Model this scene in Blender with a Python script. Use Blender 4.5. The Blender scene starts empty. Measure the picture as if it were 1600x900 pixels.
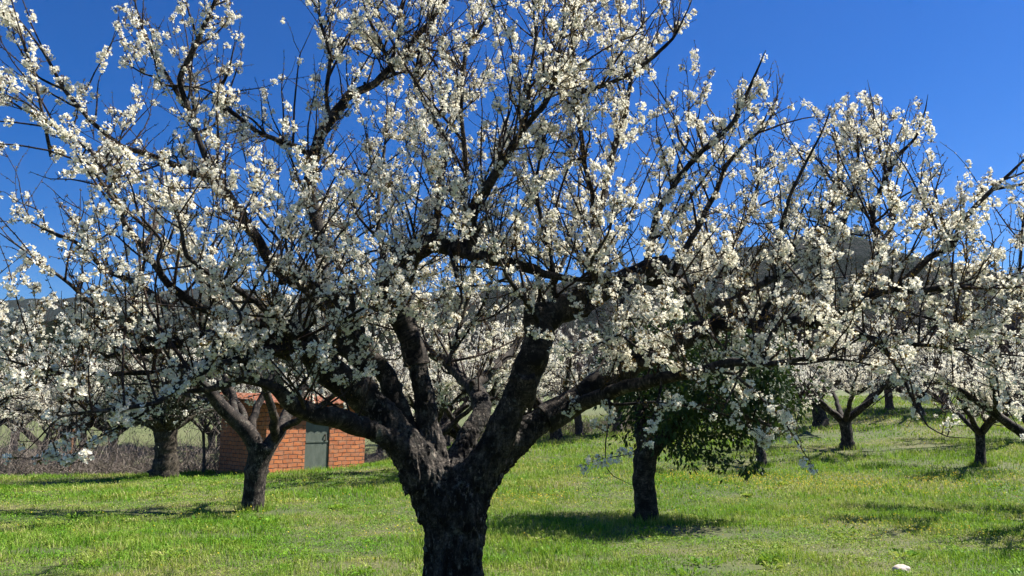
import bpy, math, random
import numpy as np
from mathutils import Vector

scene = bpy.context.scene
COL = scene.collection
R = math.radians

# ------------------------------------------------------------------ camera
F, PITCH, EYE = 1209.0, R(9.4), 1.6
cam = bpy.data.cameras.new("camera")
cam.sensor_width, cam.lens = 36.0, 36.0 * F / 1600.0
cam.clip_start, cam.clip_end = 0.05, 20000
camo = bpy.data.objects.new("camera", cam)
COL.objects.link(camo)
camo.location = (0, 0, EYE)
camo.rotation_euler = (R(90) + PITCH, 0, 0)
scene.camera = camo

# ------------------------------------------------------------------ sky, sun, exposure
SUN_EL, SUN_AZ = R(50), R(71)          # azimuth clockwise from +Y
sun_dir = Vector((math.cos(SUN_EL) * math.sin(SUN_AZ), math.cos(SUN_EL) * math.cos(SUN_AZ), math.sin(SUN_EL)))
world = bpy.data.worlds.new("World")
scene.world = world
world.use_nodes = True
nt = world.node_tree
bg = nt.nodes["Background"]
sky = nt.nodes.new("ShaderNodeTexSky")
sky.sky_type = 'NISHITA'
sky.sun_disc = False
sky.sun_elevation, sky.sun_rotation = SUN_EL, SUN_AZ
sky.altitude, sky.air_density, sky.dust_density, sky.ozone_density = 600, 1.0, 0.3, 2.0
hs = nt.nodes.new("ShaderNodeHueSaturation")
hs.inputs["Saturation"].default_value = 1.55
hs.inputs["Hue"].default_value = 0.505
nt.links.new(sky.outputs[0], hs.inputs["Color"])
tint = nt.nodes.new("ShaderNodeMix")               # clear, dry spring air: deeper blue
tint.data_type, tint.blend_type = 'RGBA', 'MULTIPLY'
tint.inputs[0].default_value = 1.0
tint.inputs[7].default_value = (0.42, 0.62, 0.82, 1)
nt.links.new(hs.outputs[0], tint.inputs[6])
nt.links.new(tint.outputs[2], bg.inputs["Color"])
bg.inputs["Strength"].default_value = 0.062
sl = bpy.data.lights.new("sun", 'SUN')
sl.energy, sl.angle, sl.color = 5.0, R(0.53), (1.0, 0.95, 0.86)
so = bpy.data.objects.new("sun", sl)
COL.objects.link(so)
so.rotation_euler = sun_dir.to_track_quat('Z', 'Y').to_euler()
scene.view_settings.view_transform = 'Standard'
scene.view_settings.look = 'None'
scene.view_settings.gamma = 1
scene.view_settings.exposure = 1.35
scene.cycles.max_bounces = 6
scene.cycles.diffuse_bounces = 3
scene.cycles.transmission_bounces = 3
scene.cycles.volume_bounces = 0
scene.cycles.transparent_max_bounces = 4
scene.cycles.caustics_reflective = False
scene.cycles.caustics_refractive = False

# ------------------------------------------------------------------ small maths
def unit(a):
    return a / np.maximum(np.linalg.norm(a, axis=-1, keepdims=True), 1e-9)
def sstep(a, b, x):
    t = np.clip((x - a) / (b - a), 0, 1)
    return t * t * (3 - 2 * t)
CT, ST = math.cos(PITCH), math.sin(PITCH)
def ray(px, py):
    a, b = (px - 800) / F, (450 - py) / F
    return np.array([a, CT - b * ST, ST + b * CT])
def at(px, py, Y):
    d = ray(px, py)
    t = Y / d[1]
    return d * t + np.array([0, 0, EYE]), t
def project(p):
    y, z = p[..., 1], p[..., 2] - EYE
    dep = np.maximum(y * CT + z * ST, 0.05)
    return 800 + F * p[..., 0] / dep, 450 - F * (z * CT - y * ST) / dep
def _h(i, j, k, s):
    n = (i * 374761393 + j * 668265263 + k * 2147483647 + s * 974634777) & 0xFFFFFFFF
    n = ((n ^ (n >> 13)) * 1274126177) & 0xFFFFFFFF
    return ((n ^ (n >> 16)) & 0xFFFF) / 65535.0
def noise3(x, y, z, seed=0):
    x, y, z = np.broadcast_arrays(np.asarray(x, float), np.asarray(y, float), np.asarray(z, float))
    i, j, k = (np.floor(v).astype(np.int64) for v in (x, y, z))
    u, v, w = x - i, y - j, z - k
    u, v, w = (q * q * (3 - 2 * q) for q in (u, v, w))
    r = 0
    for a in (0, 1):
        for b in (0, 1):
            for c in (0, 1):
                r = r + _h(i + a, j + b, k + c, seed) * (u if a else 1 - u) * (v if b else 1 - v) * (w if c else 1 - w)
    return r
def fbm(x, y, z=0.0, oct=4, seed=0):
    s, a, t = 0, 0.5, 0
    for o in range(oct):
        s = s + a * noise3(np.asarray(x) * 2 ** o, np.asarray(y) * 2 ** o, np.asarray(z) * 2 ** o, seed + o)
        t += a
        a *= 0.5
    return s / t

def terrain(x, y):
    x, y = np.asarray(x, float), np.asarray(y, float)
    yy = np.log1p(np.exp(np.clip((y - 14) / 1.5, -30, 30))) * 1.5
    near = yy * np.maximum(0.0297 + 0.0039 * np.clip(x, -12, 16), -0.02)
    far = 0.041 * np.clip(y, 0, 220) + 0.0 * x
    z = near + (far - near) * sstep(34, 75, y)
    z = z - 0.75 * sstep(23.2, 26.5, y) * sstep(-3.5, -6.5, x) * (1 - sstep(36, 60, y))
    z = z + 0.10 * (fbm(x * 0.35, y * 0.35, 0, 3, 5) - 0.5) * sstep(3, 7, y) + 0.03 * (fbm(x * 1.7, y * 1.7, 0, 2, 9) - 0.5)
    return z
def ground_px(px, py):
    d = ray(px, py)
    t = 2.0
    for _ in range(6000):
        p = d * t
        if EYE + p[2] <= terrain(p[0], p[1]):
            break
        t += 0.02
    return np.array([p[0], p[1], float(terrain(p[0], p[1]))]), t

# ------------------------------------------------------------------ mesh helpers
class MB:
    def __init__(self):
        self.v, self.f, self.m, self.n, self.uv = [], [], [], 0, []
    def add(self, v, f, mat=0, uv=None):
        v = np.asarray(v, np.float32).reshape(-1, 3)
        f = np.asarray(f, np.int64)
        if f.ndim == 1:
            f = f[None]
        self.v.append(v)
        self.uv.append(np.zeros((len(v), 3), np.float32) if uv is None else np.asarray(uv, np.float32).reshape(-1, 3))
        self.f.append(f + self.n)
        self.m.append(np.full(len(f), mat, np.int32))
        self.n += len(v)
    def box(self, c, s, rz=0.0, mat=0):
        c, s = np.array(c, float), np.array(s, float) / 2
        k = np.array([(x, y, z) for x in (-1, 1) for y in (-1, 1) for z in (-1, 1)], float) * s
        ca, sa = math.cos(rz), math.sin(rz)
        k = np.stack([k[:, 0] * ca - k[:, 1] * sa, k[:, 0] * sa + k[:, 1] * ca, k[:, 2]], 1) + c
        self.add(k, [(0, 1, 3, 2), (4, 6, 7, 5), (0, 4, 5, 1), (2, 3, 7, 6), (0, 2, 6, 4), (1, 5, 7, 3)], mat)
    def mesh(self, name, mats, smooth=False):
        me = bpy.data.meshes.new(name)
        V = np.concatenate(self.v)
        loops = np.concatenate([f.ravel() for f in self.f])
        cnt = np.concatenate([np.full(len(f), f.shape[1], np.int32) for f in self.f])
        me.vertices.add(len(V))
        me.vertices.foreach_set("co", V.ravel())
        me.loops.add(len(loops))
        me.loops.foreach_set("vertex_index", loops.astype(np.int32))
        me.polygons.add(len(cnt))
        me.polygons.foreach_set("loop_start", np.concatenate([[0], np.cumsum(cnt)[:-1]]).astype(np.int32))
        me.polygons.foreach_set("material_index", np.concatenate(self.m))
        me.polygons.foreach_set("use_smooth", np.full(len(cnt), smooth, bool))
        for m in mats:
            me.materials.append(m)
        a = me.attributes.new("bark", 'FLOAT_VECTOR', 'POINT')
        a.data.foreach_set("vector", np.concatenate(self.uv).ravel())
        me.update(calc_edges=True)
        return me
    def build(self, name, mats, parent=None, smooth=False):
        if not self.v:
            return None
        return link(name, self.mesh(name, mats if isinstance(mats, (list, tuple)) else [mats], smooth), parent)
def link(name, data, parent=None):
    o = bpy.data.objects.new(name, data)
    COL.objects.link(o)
    if parent is not None:
        o.parent = parent
    return o
def tag(o, label=None, cat=None, group=None, kind=None):
    for k, v in (("label", label), ("category", cat), ("group", group), ("kind", kind)):
        if v:
            o[k] = v
    return o
def empty(name, loc=(0, 0, 0), rz=0.0, sc=1.0):
    o = link(name, None)
    o.empty_display_size = 0.3
    o.location, o.rotation_euler, o.scale = loc, (0, 0, rz), (sc, sc, sc)
    return o
def dup(root, loc, rz, sc, label, group=None):
    r = root.copy()
    COL.objects.link(r)
    r.location, r.rotation_euler, r.scale = loc, (0, 0, rz), (sc, sc, sc)
    r["label"] = label
    if group:
        r["group"] = group
    for ch in list(root.children):
        c = ch.copy()
        COL.objects.link(c)
        c.parent = r
        for g in list(ch.children):
            e = g.copy()
            COL.objects.link(e)
            e.parent = c
    return r

def spline(ctrl, step, ten=0.0):
    """Catmull-Rom through rows of (x, y, z, r), resampled about every `step` metres."""
    c = np.asarray(ctrl, float)
    c = np.vstack([2 * c[0] - c[1], c, 2 * c[-1] - c[-2]])
    c[:, 3] = np.maximum(c[:, 3], 0.0015)
    out = []
    for i in range(1, len(c) - 2):
        n = max(2, int(np.linalg.norm(c[i + 1, :3] - c[i, :3]) / step))
        t = np.linspace(0, 1, n, endpoint=False)[:, None]
        a, b, d, e = c[i - 1], c[i], c[i + 1], c[i + 2]
        sm = 0.5 * (2 * b + (d - a) * t + (2 * a - 5 * b + 4 * d - e) * t ** 2 + (3 * b - a - 3 * d + e) * t ** 3)
        out.append(sm * (1 - ten) + (b + (d - b) * t) * ten)
    out.append(c[-2][None])
    o = np.vstack(out)
    o[:, 3] = np.maximum(o[:, 3], 0.0015)
    return o[:, :3], o[:, 3]

def tube(mb, P, Rr, sides=10, rough=0.0, mat=0, seed=0, cap=True):
    n = len(P)
    T = unit(np.gradient(P, axis=0))
    u = unit(np.cross(T[0], [0.31, 0.2, 0.93] if abs(T[0][2]) < 0.9 else [1, 0.1, 0]))
    U = np.zeros_like(P)
    for i in range(n):
        u = unit(u - T[i] * np.dot(u, T[i]))
        U[i] = u
    W = np.cross(T, U)
    a = np.linspace(0, 2 * np.pi, sides, endpoint=False)
    s = np.concatenate([[0], np.cumsum(np.linalg.norm(np.diff(P, axis=0), axis=1))])
    rr = np.repeat(Rr[:, None], sides, 1)
    if rough:
        ca, sa = np.cos(a)[None] * 1.7, np.sin(a)[None] * 1.7
        rr = rr * (1 + rough * (fbm(ca + seed, sa, s[:, None] * 9, 3, 3) - 0.5) * 2 + rough * 0.8 * (noise3(ca * 0.5, sa * 0.5 + seed, s[:, None] * 3.5, 7) - 0.5))
    if rough >= 0.1 and n > 12:                       # knots and old pruning scars
        kr = np.random.default_rng(int(seed) + 500)
        for _ in range(int(s[-1] * 5)):
            k0, a0, sg = kr.uniform(0, s[-1]), kr.uniform(0, 6.28), kr.uniform(0.02, 0.05)
            da = np.abs((a - a0 + np.pi) % (2 * np.pi) - np.pi)
            rr = rr * (1 + kr.uniform(0.12, 0.40) * np.exp(-((s - k0) / sg) ** 2)[:, None] * np.exp(-(da / 0.55) ** 2)[None])
    V = P[:, None] + rr[..., None] * (np.cos(a)[None, :, None] * U[:, None] + np.sin(a)[None, :, None] * W[:, None])
    uv = np.stack([np.cos(a)[None] * Rr[:, None], np.sin(a)[None] * Rr[:, None], np.repeat(s[:, None], sides, 1) + seed * 3.1], -1)
    i, j = np.meshgrid(np.arange(n - 1), np.arange(sides), indexing='ij')
    j2 = (j + 1) % sides
    q = np.stack([i * sides + j, i * sides + j2, (i + 1) * sides + j2, (i + 1) * sides + j], -1).reshape(-1, 4)
    mb.add(V.reshape(-1, 3), q, mat, uv.reshape(-1, 3))
    if cap:
        mb.add(V[-1], np.arange(sides), mat, uv[-1])
        mb.add(V[0], np.arange(sides)[::-1], mat, uv[0])

def tubes(mb, P, Rr, sides=4, mat=0):
    """many thin stems at once: P (N,K,3), Rr (N,K)."""
    N, K = Rr.shape
    if N == 0:
        return
    T = unit(P[:, -1] - P[:, 0])
    ref = np.where(np.abs(T[:, 2:3]) < 0.9, np.array([[0, 0, 1.0]]), np.array([[1.0, 0, 0]]))
    U = unit(np.cross(T, ref))
    W = np.cross(T, U)
    a = np.linspace(0, 2 * np.pi, sides, endpoint=False)
    ring = np.cos(a)[None, :, None] * U[:, None] + np.sin(a)[None, :, None] * W[:, None]
    V = P[:, :, None] + Rr[..., None, None] * ring[:, None]
    b, i, j = np.meshgrid(np.arange(N), np.arange(K - 1), np.arange(sides), indexing='ij')
    j2 = (j + 1) % sides
    o = b * K * sides
    q = np.stack([o + i * sides + j, o + i * sides + j2, o + (i + 1) * sides + j2, o + (i + 1) * sides + j], -1).reshape(-1, 4)
    mb.add(V.reshape(-1, 3), q, mat, V.reshape(-1, 3))

def basis(n, rng):
    r = unit(rng.normal(size=n.shape))
    u = unit(np.cross(n, r))
    return u, np.cross(n, u)

def flowers(mb, pos, nrm, size, npet, rng, mat=0, eye=None):
    N = len(pos)
    if N == 0:
        return
    u, w = basis(nrm, rng)
    s = size[:, None]
    for j in range(npet):
        a = 2 * np.pi * (j + rng.uniform(-0.12, 0.12, N)) / npet
        e = np.cos(a)[:, None] * u + np.sin(a)[:, None] * w
        f = -np.sin(a)[:, None] * u + np.cos(a)[:, None] * w
        h = rng.uniform(0.15, 0.95, N)[:, None]
        wd = 0.42 if npet == 5 else 0.6
        v = np.stack([pos + e * s * 0.06,
                      pos + e * s * 0.55 + f * s * wd + nrm * s * h * 0.5,
                      pos + e * s * 0.9 + f * s * wd * 0.55 + nrm * s * h,
                      pos + e * s * 0.9 - f * s * wd * 0.55 + nrm * s * (h + 0.08),
                      pos + e * s * 0.55 - f * s * wd + nrm * s * h * 0.5], 1)
        mb.add(v, np.arange(N * 5).reshape(N, 5), mat)
    if eye is not None:
        v = np.stack([pos + nrm * s * 0.22 + (u * cx + w * cy) * s * 0.2 for cx, cy in ((1, 0), (0, 1), (-1, 0), (0, -1))], 1)
        mb.add(v, np.arange(N * 4).reshape(N, 4), eye)

def leaves(mb, pos, dirn, length, width, rng, mat=0, fold=0.15):
    N = len(pos)
    if N == 0:
        return
    d = unit(dirn)
    u, w = basis(d, rng)
    L, Wd = length[:, None], width[:, None]
    v = np.stack([pos, pos + d * L * 0.45 + u * Wd * 0.5 + w * Wd * fold, pos + d * L - w * L * 0.08, pos + d * L * 0.45 - u * Wd * 0.5 + w * Wd * fold], 1)
    mb.add(v, np.arange(N * 4).reshape(N, 4), mat)

# ------------------------------------------------------------------ materials
def mat(name):
    m = bpy.data.materials.new(name)
    m.use_nodes = True
    t = m.node_tree
    return m, t, t.nodes, t.links, t.nodes["Principled BSDF"]
def nd(t, typ, **kw):
    n = t.nodes.new(typ)
    for k, v in kw.items():
        if k in n.inputs:
            n.inputs[k].default_value = v
        else:
            setattr(n, k, v)
    return n
def ramp(t, fac, stops):
    r = t.nodes.new("ShaderNodeValToRGB")
    e = r.color_ramp.elements
    while len(e) < len(stops):
        e.new(0.5)
    for el, (p, c) in zip(e, stops):
        el.position = p
        el.color = (*c, 1) if len(c) == 3 else c
    t.links.new(fac, r.inputs[0])
    return r.outputs[0]
def mix(t, fac, a, b, mode='MIX'):
    n = t.nodes.new("ShaderNodeMix")
    n.data_type, n.blend_type = 'RGBA', mode
    for s, v in ((n.inputs[0], fac), (n.inputs[6], a), (n.inputs[7], b)):
        if hasattr(v, "links") or isinstance(v, bpy.types.NodeSocket):
            t.links.new(v, s)
        else:
            s.default_value = v if not isinstance(v, tuple) else ((*v, 1) if len(v) == 3 else v)
    return n.outputs[2]
def bump(t, height, strength, dist):
    b = t.nodes.new("ShaderNodeBump")
    b.inputs["Strength"].default_value, b.inputs["Distance"].default_value = strength, dist
    t.links.new(height, b.inputs["Height"])
    return b.outputs[0]
def noise(t, vec, scale, detail=4, rough=0.6):
    n = nd(t, "ShaderNodeTexNoise", Scale=scale, Detail=detail, Roughness=rough)
    if vec is not None:
        t.links.new(vec, n.inputs["Vector"])
    return n.outputs[0]
def mapping(t, vec, scale):
    m = t.nodes.new("ShaderNodeMapping")
    m.inputs["Scale"].default_value = scale
    t.links.new(vec, m.inputs["Vector"])
    return m.outputs[0]
def objco(t):
    return t.nodes.new("ShaderNodeTexCoord").outputs["Object"]
def island(t):
    return t.nodes.new("ShaderNodeNewGeometry").outputs["Random Per Island"]

def thin(name, stops, transl, tcol, rough=0.5, spec=0.2):
    """petals, leaves, blades: random colour per piece, some light passes through"""
    m, t, N, L, p = mat(name)
    c = ramp(t, island(t), stops)
    L.new(c, p.inputs["Base Color"])
    p.inputs["Roughness"].default_value = rough
    p.inputs["Specular IOR Level"].default_value = spec
    tr = N.new("ShaderNodeBsdfTranslucent")
    L.new(mix(t, 0.6, c, tcol), tr.inputs["Color"])
    ms = N.new("ShaderNodeMixShader")
    ms.inputs[0].default_value = transl
    L.new(p.outputs[0], ms.inputs[1])
    L.new(tr.outputs[0], ms.inputs[2])
    L.new(ms.outputs[0], N["Material Output"].inputs["Surface"])
    return m

M_petal = thin("cherry_petal", [(0, (0.85, 0.82, 0.71)), (0.5, (0.91, 0.885, 0.79)), (1, (0.94, 0.92, 0.85))], 0.38, (0.93, 0.87, 0.68), 0.7, 0.05)
M_stamen = thin("flower_centre", [(0, (0.50, 0.48, 0.16)), (1, (0.62, 0.58, 0.26))], 0.1, (0.6, 0.5, 0.2))
M_bract = thin("bud_scale", [(0, (0.13, 0.05, 0.02)), (0.3, (0.20, 0.11, 0.03)), (0.6, (0.12, 0.12, 0.03)), (0.75, (0.05, 0.055, 0.02)), (1, (0.05, 0.024, 0.016))], 0.25, (0.3, 0.2, 0.04))
M_bud = thin("dark_bud", [(0, (0.07, 0.04, 0.03)), (1, (0.13, 0.075, 0.05))], 0.0, (0.1, 0.1, 0.1), 0.7)

def bark(name, dark, lightc, attr, lichen=0.5, bumpd=0.02, sc=1.0):
    m, t, N, L, p = mat(name)
    if attr:
        a = N.new("ShaderNodeAttribute")
        a.attribute_name = "bark"
        v = a.outputs["Vector"]
        o = objco(t)
        band = noise(t, mapping(t, v, (9, 9, 70 * sc)), 1.0, 3, 0.6)
    else:
        v = o = objco(t)
        band = noise(t, mapping(t, o, (22 * sc, 22 * sc, 5 * sc)), 1.0, 6, 0.7)
    big = noise(t, o, 7 * sc, 5, 0.65)
    fine = noise(t, o, 60 * sc, 4, 0.7)
    h = mix(t, 0.5, band, fine)
    c = ramp(t, h, [(0.42, dark), (0.56, tuple(x * 0.65 + y * 0.35 for x, y in zip(dark, lightc))), (0.70, lightc)])
    c = mix(t, ramp(t, big, [(0.40, (0, 0, 0)), (0.58, (1, 1, 1))]), c, tuple(x * 0.7 for x in dark), 'MIX')
    if lichen:
        lm = ramp(t, noise(t, o, 9 * sc, 7, 0.72), [(0.58, (0, 0, 0)), (0.66, (lichen,) * 3)])
        c = mix(t, lm, c, (0.26, 0.27, 0.22))
    if lichen:
        fl = ramp(t, noise(t, mapping(t, o, (30, 30, 11)), 1.0, 5, 0.75), [(0.56, (0, 0, 0)), (0.63, (1, 1, 1))])
        zone = ramp(t, noise(t, o, 3.2, 4, 0.6), [(0.42, (0.05,) * 3), (0.60, (0.8,) * 3)])
        c = mix(t, mix(t, 1.0, fl, zone, 'MULTIPLY'), c, tuple(min(1, x * 1.35) for x in lightc))
    L.new(c, p.inputs["Base Color"])
    p.inputs["Roughness"].default_value = 0.85
    p.inputs["Specular IOR Level"].default_value = 0.25
    L.new(bump(t, h, 0.9, bumpd), p.inputs["Normal"])
    return m
M_bark_trunk = bark("cherry_trunk_bark", (0.007, 0.0055, 0.0045), (0.24, 0.20, 0.165), False, 0.4, 0.03)
M_bark_limb = bark("cherry_limb_bark", (0.008, 0.006, 0.005), (0.17, 0.135, 0.108), True, 0.3, 0.008)
M_bark_twig = bark("cherry_twig_bark", (0.025, 0.015, 0.012), (0.12, 0.08, 0.065), False, 0.0, 0.003, 2.0)
M_bark_grey = bark("bare_twig_bark", (0.07, 0.055, 0.055), (0.22, 0.18, 0.175), False, 0.0, 0.003, 2.0)
M_bark_olive = bark("olive_bark", (0.03, 0.024, 0.018), (0.20, 0.165, 0.12), False, 0.2, 0.03)

# ------------------------------------------------------------------ ground
def soil_material():
    m, t, N, L, p = mat("meadow_soil")
    o = objco(t)
    n1 = noise(t, o, 0.45, 5, 0.6)
    n2 = noise(t, o, 6, 6, 0.75)
    n3 = noise(t, o, 45, 4, 0.7)
    c = ramp(t, n1, [(0.35, (0.055, 0.085, 0.018)), (0.5, (0.085, 0.105, 0.026)), (0.62, (0.13, 0.12, 0.045))])
    c = mix(t, ramp(t, n2, [(0.5, (0, 0, 0)), (0.7, (0.7,) * 3)]), c, (0.12, 0.095, 0.05))
    c = mix(t, ramp(t, n3, [(0.4, (0.6,) * 3), (0.6, (0, 0, 0))]), c, (0.035, 0.042, 0.012))
    # past the orchard: plain spring-green pasture
    sx = N.new("ShaderNodeSeparateXYZ")
    L.new(o, sx.inputs[0])
    mr = nd(t, "ShaderNodeMapRange")
    mr.inputs[1].default_value, mr.inputs[2].default_value = 32, 55
    L.new(sx.outputs[1], mr.inputs[0])
    c = mix(t, mr.outputs[0], c, ramp(t, noise(t, o, 0.12, 6, 0.7), [(0.35, (0.075, 0.10, 0.026)), (0.6, (0.11, 0.125, 0.045)), (0.75, (0.13, 0.115, 0.06))]))
    L.new(c, p.inputs["Base Color"])
    p.inputs["Roughness"].default_value = 0.95
    L.new(bump(t, n2, 0.6, 0.05), p.inputs["Normal"])
    return m
M_soil = soil_material()
def axis(lo, hi, near_lo, near_hi, d0, growth):
    a = list(np.arange(near_lo, near_hi, d0))
    s, x = d0, a[-1]
    while x < hi:
        s *= growth
        x += s
        a.append(x)
    s, x = d0, a[0]
    while x > lo:
        s *= growth
        x -= s
        a.insert(0, x)
    return np.array(a)
xs, ys = axis(-6000, 6000, -22, 24, 0.22, 1.12), axis(-300, 9000, 2, 40, 0.22, 1.12)
gx, gy = np.meshgrid(xs, ys, indexing='ij')
gz = terrain(gx, gy)
mb = MB()
i, j = np.meshgrid(np.arange(len(xs) - 1), np.arange(len(ys) - 1), indexing='ij')
n = len(ys)
mb.add(np.stack([gx, gy, gz], -1), np.stack([i * n + j, (i + 1) * n + j, (i + 1) * n + j + 1, i * n + j + 1], -1).reshape(-1, 4))
tag(mb.build("ground", M_soil, smooth=True), kind="structure")

# ------------------------------------------------------------------ hills
def hill_material(name, stops, sc):
    m, t, N, L, p = mat(name)
    o = objco(t)
    h = noise(t, o, sc, 9, 0.72)
    c = ramp(t, h, stops)
    d = noise(t, o, sc * 14, 5, 0.75)
    c = mix(t, ramp(t, d, [(0.47, (0.9,) * 3), (0.55, (0, 0, 0))]), c, (0.010, 0.017, 0.009))
    L.new(c, p.inputs["Base Color"])
    p.inputs["Roughness"].default_value = 1.0
    p.inputs["Specular IOR Level"].default_value = 0.0
    L.new(bump(t, d, 1.0, 14.0), p.inputs["Normal"])
    return m
def hill(name, prof, D, inner, m, seed, amp):
    az = np.linspace(-700, 2300, 420)
    py = np.interp(az, [a for a, _ in prof], [b for _, b in prof])
    d = np.stack([ray(a, b) for a, b in zip(az, py)])
    hd = np.hypot(d[:, 0], d[:, 1])
    tanel = d[:, 2] / hd
    ux, uy = d[:, 0] / hd, d[:, 1] / hd
    tt = np.concatenate([np.linspace(inner, 1, 70), np.linspace(1.02, 1.35, 12)])
    X, Y = ux[:, None] * tt * D, uy[:, None] * tt * D
    top = (EYE + D * tanel)[:, None]
    s = (tt - inner) / (1 - inner)
    base = 0.041 * min(220, D * inner) - 3
    shp = np.where(tt <= 1, np.clip(s, 0, 1) ** 1.15, 1 - (tt - 1) * 2.2)[None]
    Z = base + (top - base) * shp
    q = 5.0 / D
    Z = Z + amp * D * (fbm(X * q * 2, Y * q * 2, 0, 6, seed) - 0.5) * np.sin(np.clip(s, 0, 1.0) * np.pi * 0.97)[None] + 0.012 * D * (fbm(X * q * 9, Y * q * 9, 0, 4, seed + 3) - 0.5) * np.clip(s * 4, 0, 1)[None] * 0.35
    mb = MB()
    n = len(tt)
    i, j = np.meshgrid(np.arange(len(az) - 1), np.arange(n - 1), indexing='ij')
    mb.add(np.stack([X, Y, Z], -1), np.stack([i * n + j, (i + 1) * n + j, (i + 1) * n + j + 1, i * n + j + 1], -1).reshape(-1, 4))
    tag(mb.build(name, m, smooth=True), kind="structure")
M_hill = hill_material("heath_hillside", [(0.36, (0.018, 0.025, 0.019)), (0.5, (0.040, 0.042, 0.038)), (0.64, (0.088, 0.081, 0.074))], 0.012)
M_wood = hill_material("wooded_hillside", [(0.36, (0.015, 0.022, 0.012)), (0.52, (0.027, 0.033, 0.020)), (0.66, (0.055, 0.052, 0.038))], 0.02)
hill("mountain", [(-700, 640), (400, 640), (560, 560), (650, 505), (700, 482), (770, 462), (850, 447), (950, 432), (1050, 411), (1130, 393), (1200, 379), (1280, 367), (1350, 378), (1420, 399), (1500, 412), (1560, 424), (1650, 440), (1900, 480), (2300, 520)], 1300, 0.25, M_hill, 11, 0.10)
hill("wooded_hill", [(-700, 505), (-200, 508), (0, 505), (180, 500), (260, 488), (340, 474), (430, 488), (560, 508), (700, 540), (820, 575), (1000, 620), (1200, 650), (2300, 650)], 750, 0.3, M_wood, 23, 0.07)
hill("far_ridge", [(-700, 500), (-200, 480), (0, 470), (200, 462), (350, 447), (430, 458), (560, 464), (640, 456), (710, 452), (780, 470), (900, 500), (1200, 560), (2300, 600)], 3400, 0.45, M_wood, 37, 0.06)

# ------------------------------------------------------------------ haze
HAZE = 0.00003
mb = MB()
mb.box((0, 2400, 250), (9000, 7000, 720))
m, t, N, L, p = mat("haze")
N.remove(p)
pv = N.new("ShaderNodeVolumePrincipled")
pv.inputs["Color"].default_value = (0.75, 0.85, 1.0, 1)
pv.inputs["Density"].default_value = HAZE
pv.inputs["Anisotropy"].default_value = 0.3
L.new(pv.outputs[0], N["Material Output"].inputs["Volume"])
if HAZE > 0:
    tag(mb.build("haze", m), kind="stuff")

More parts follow.
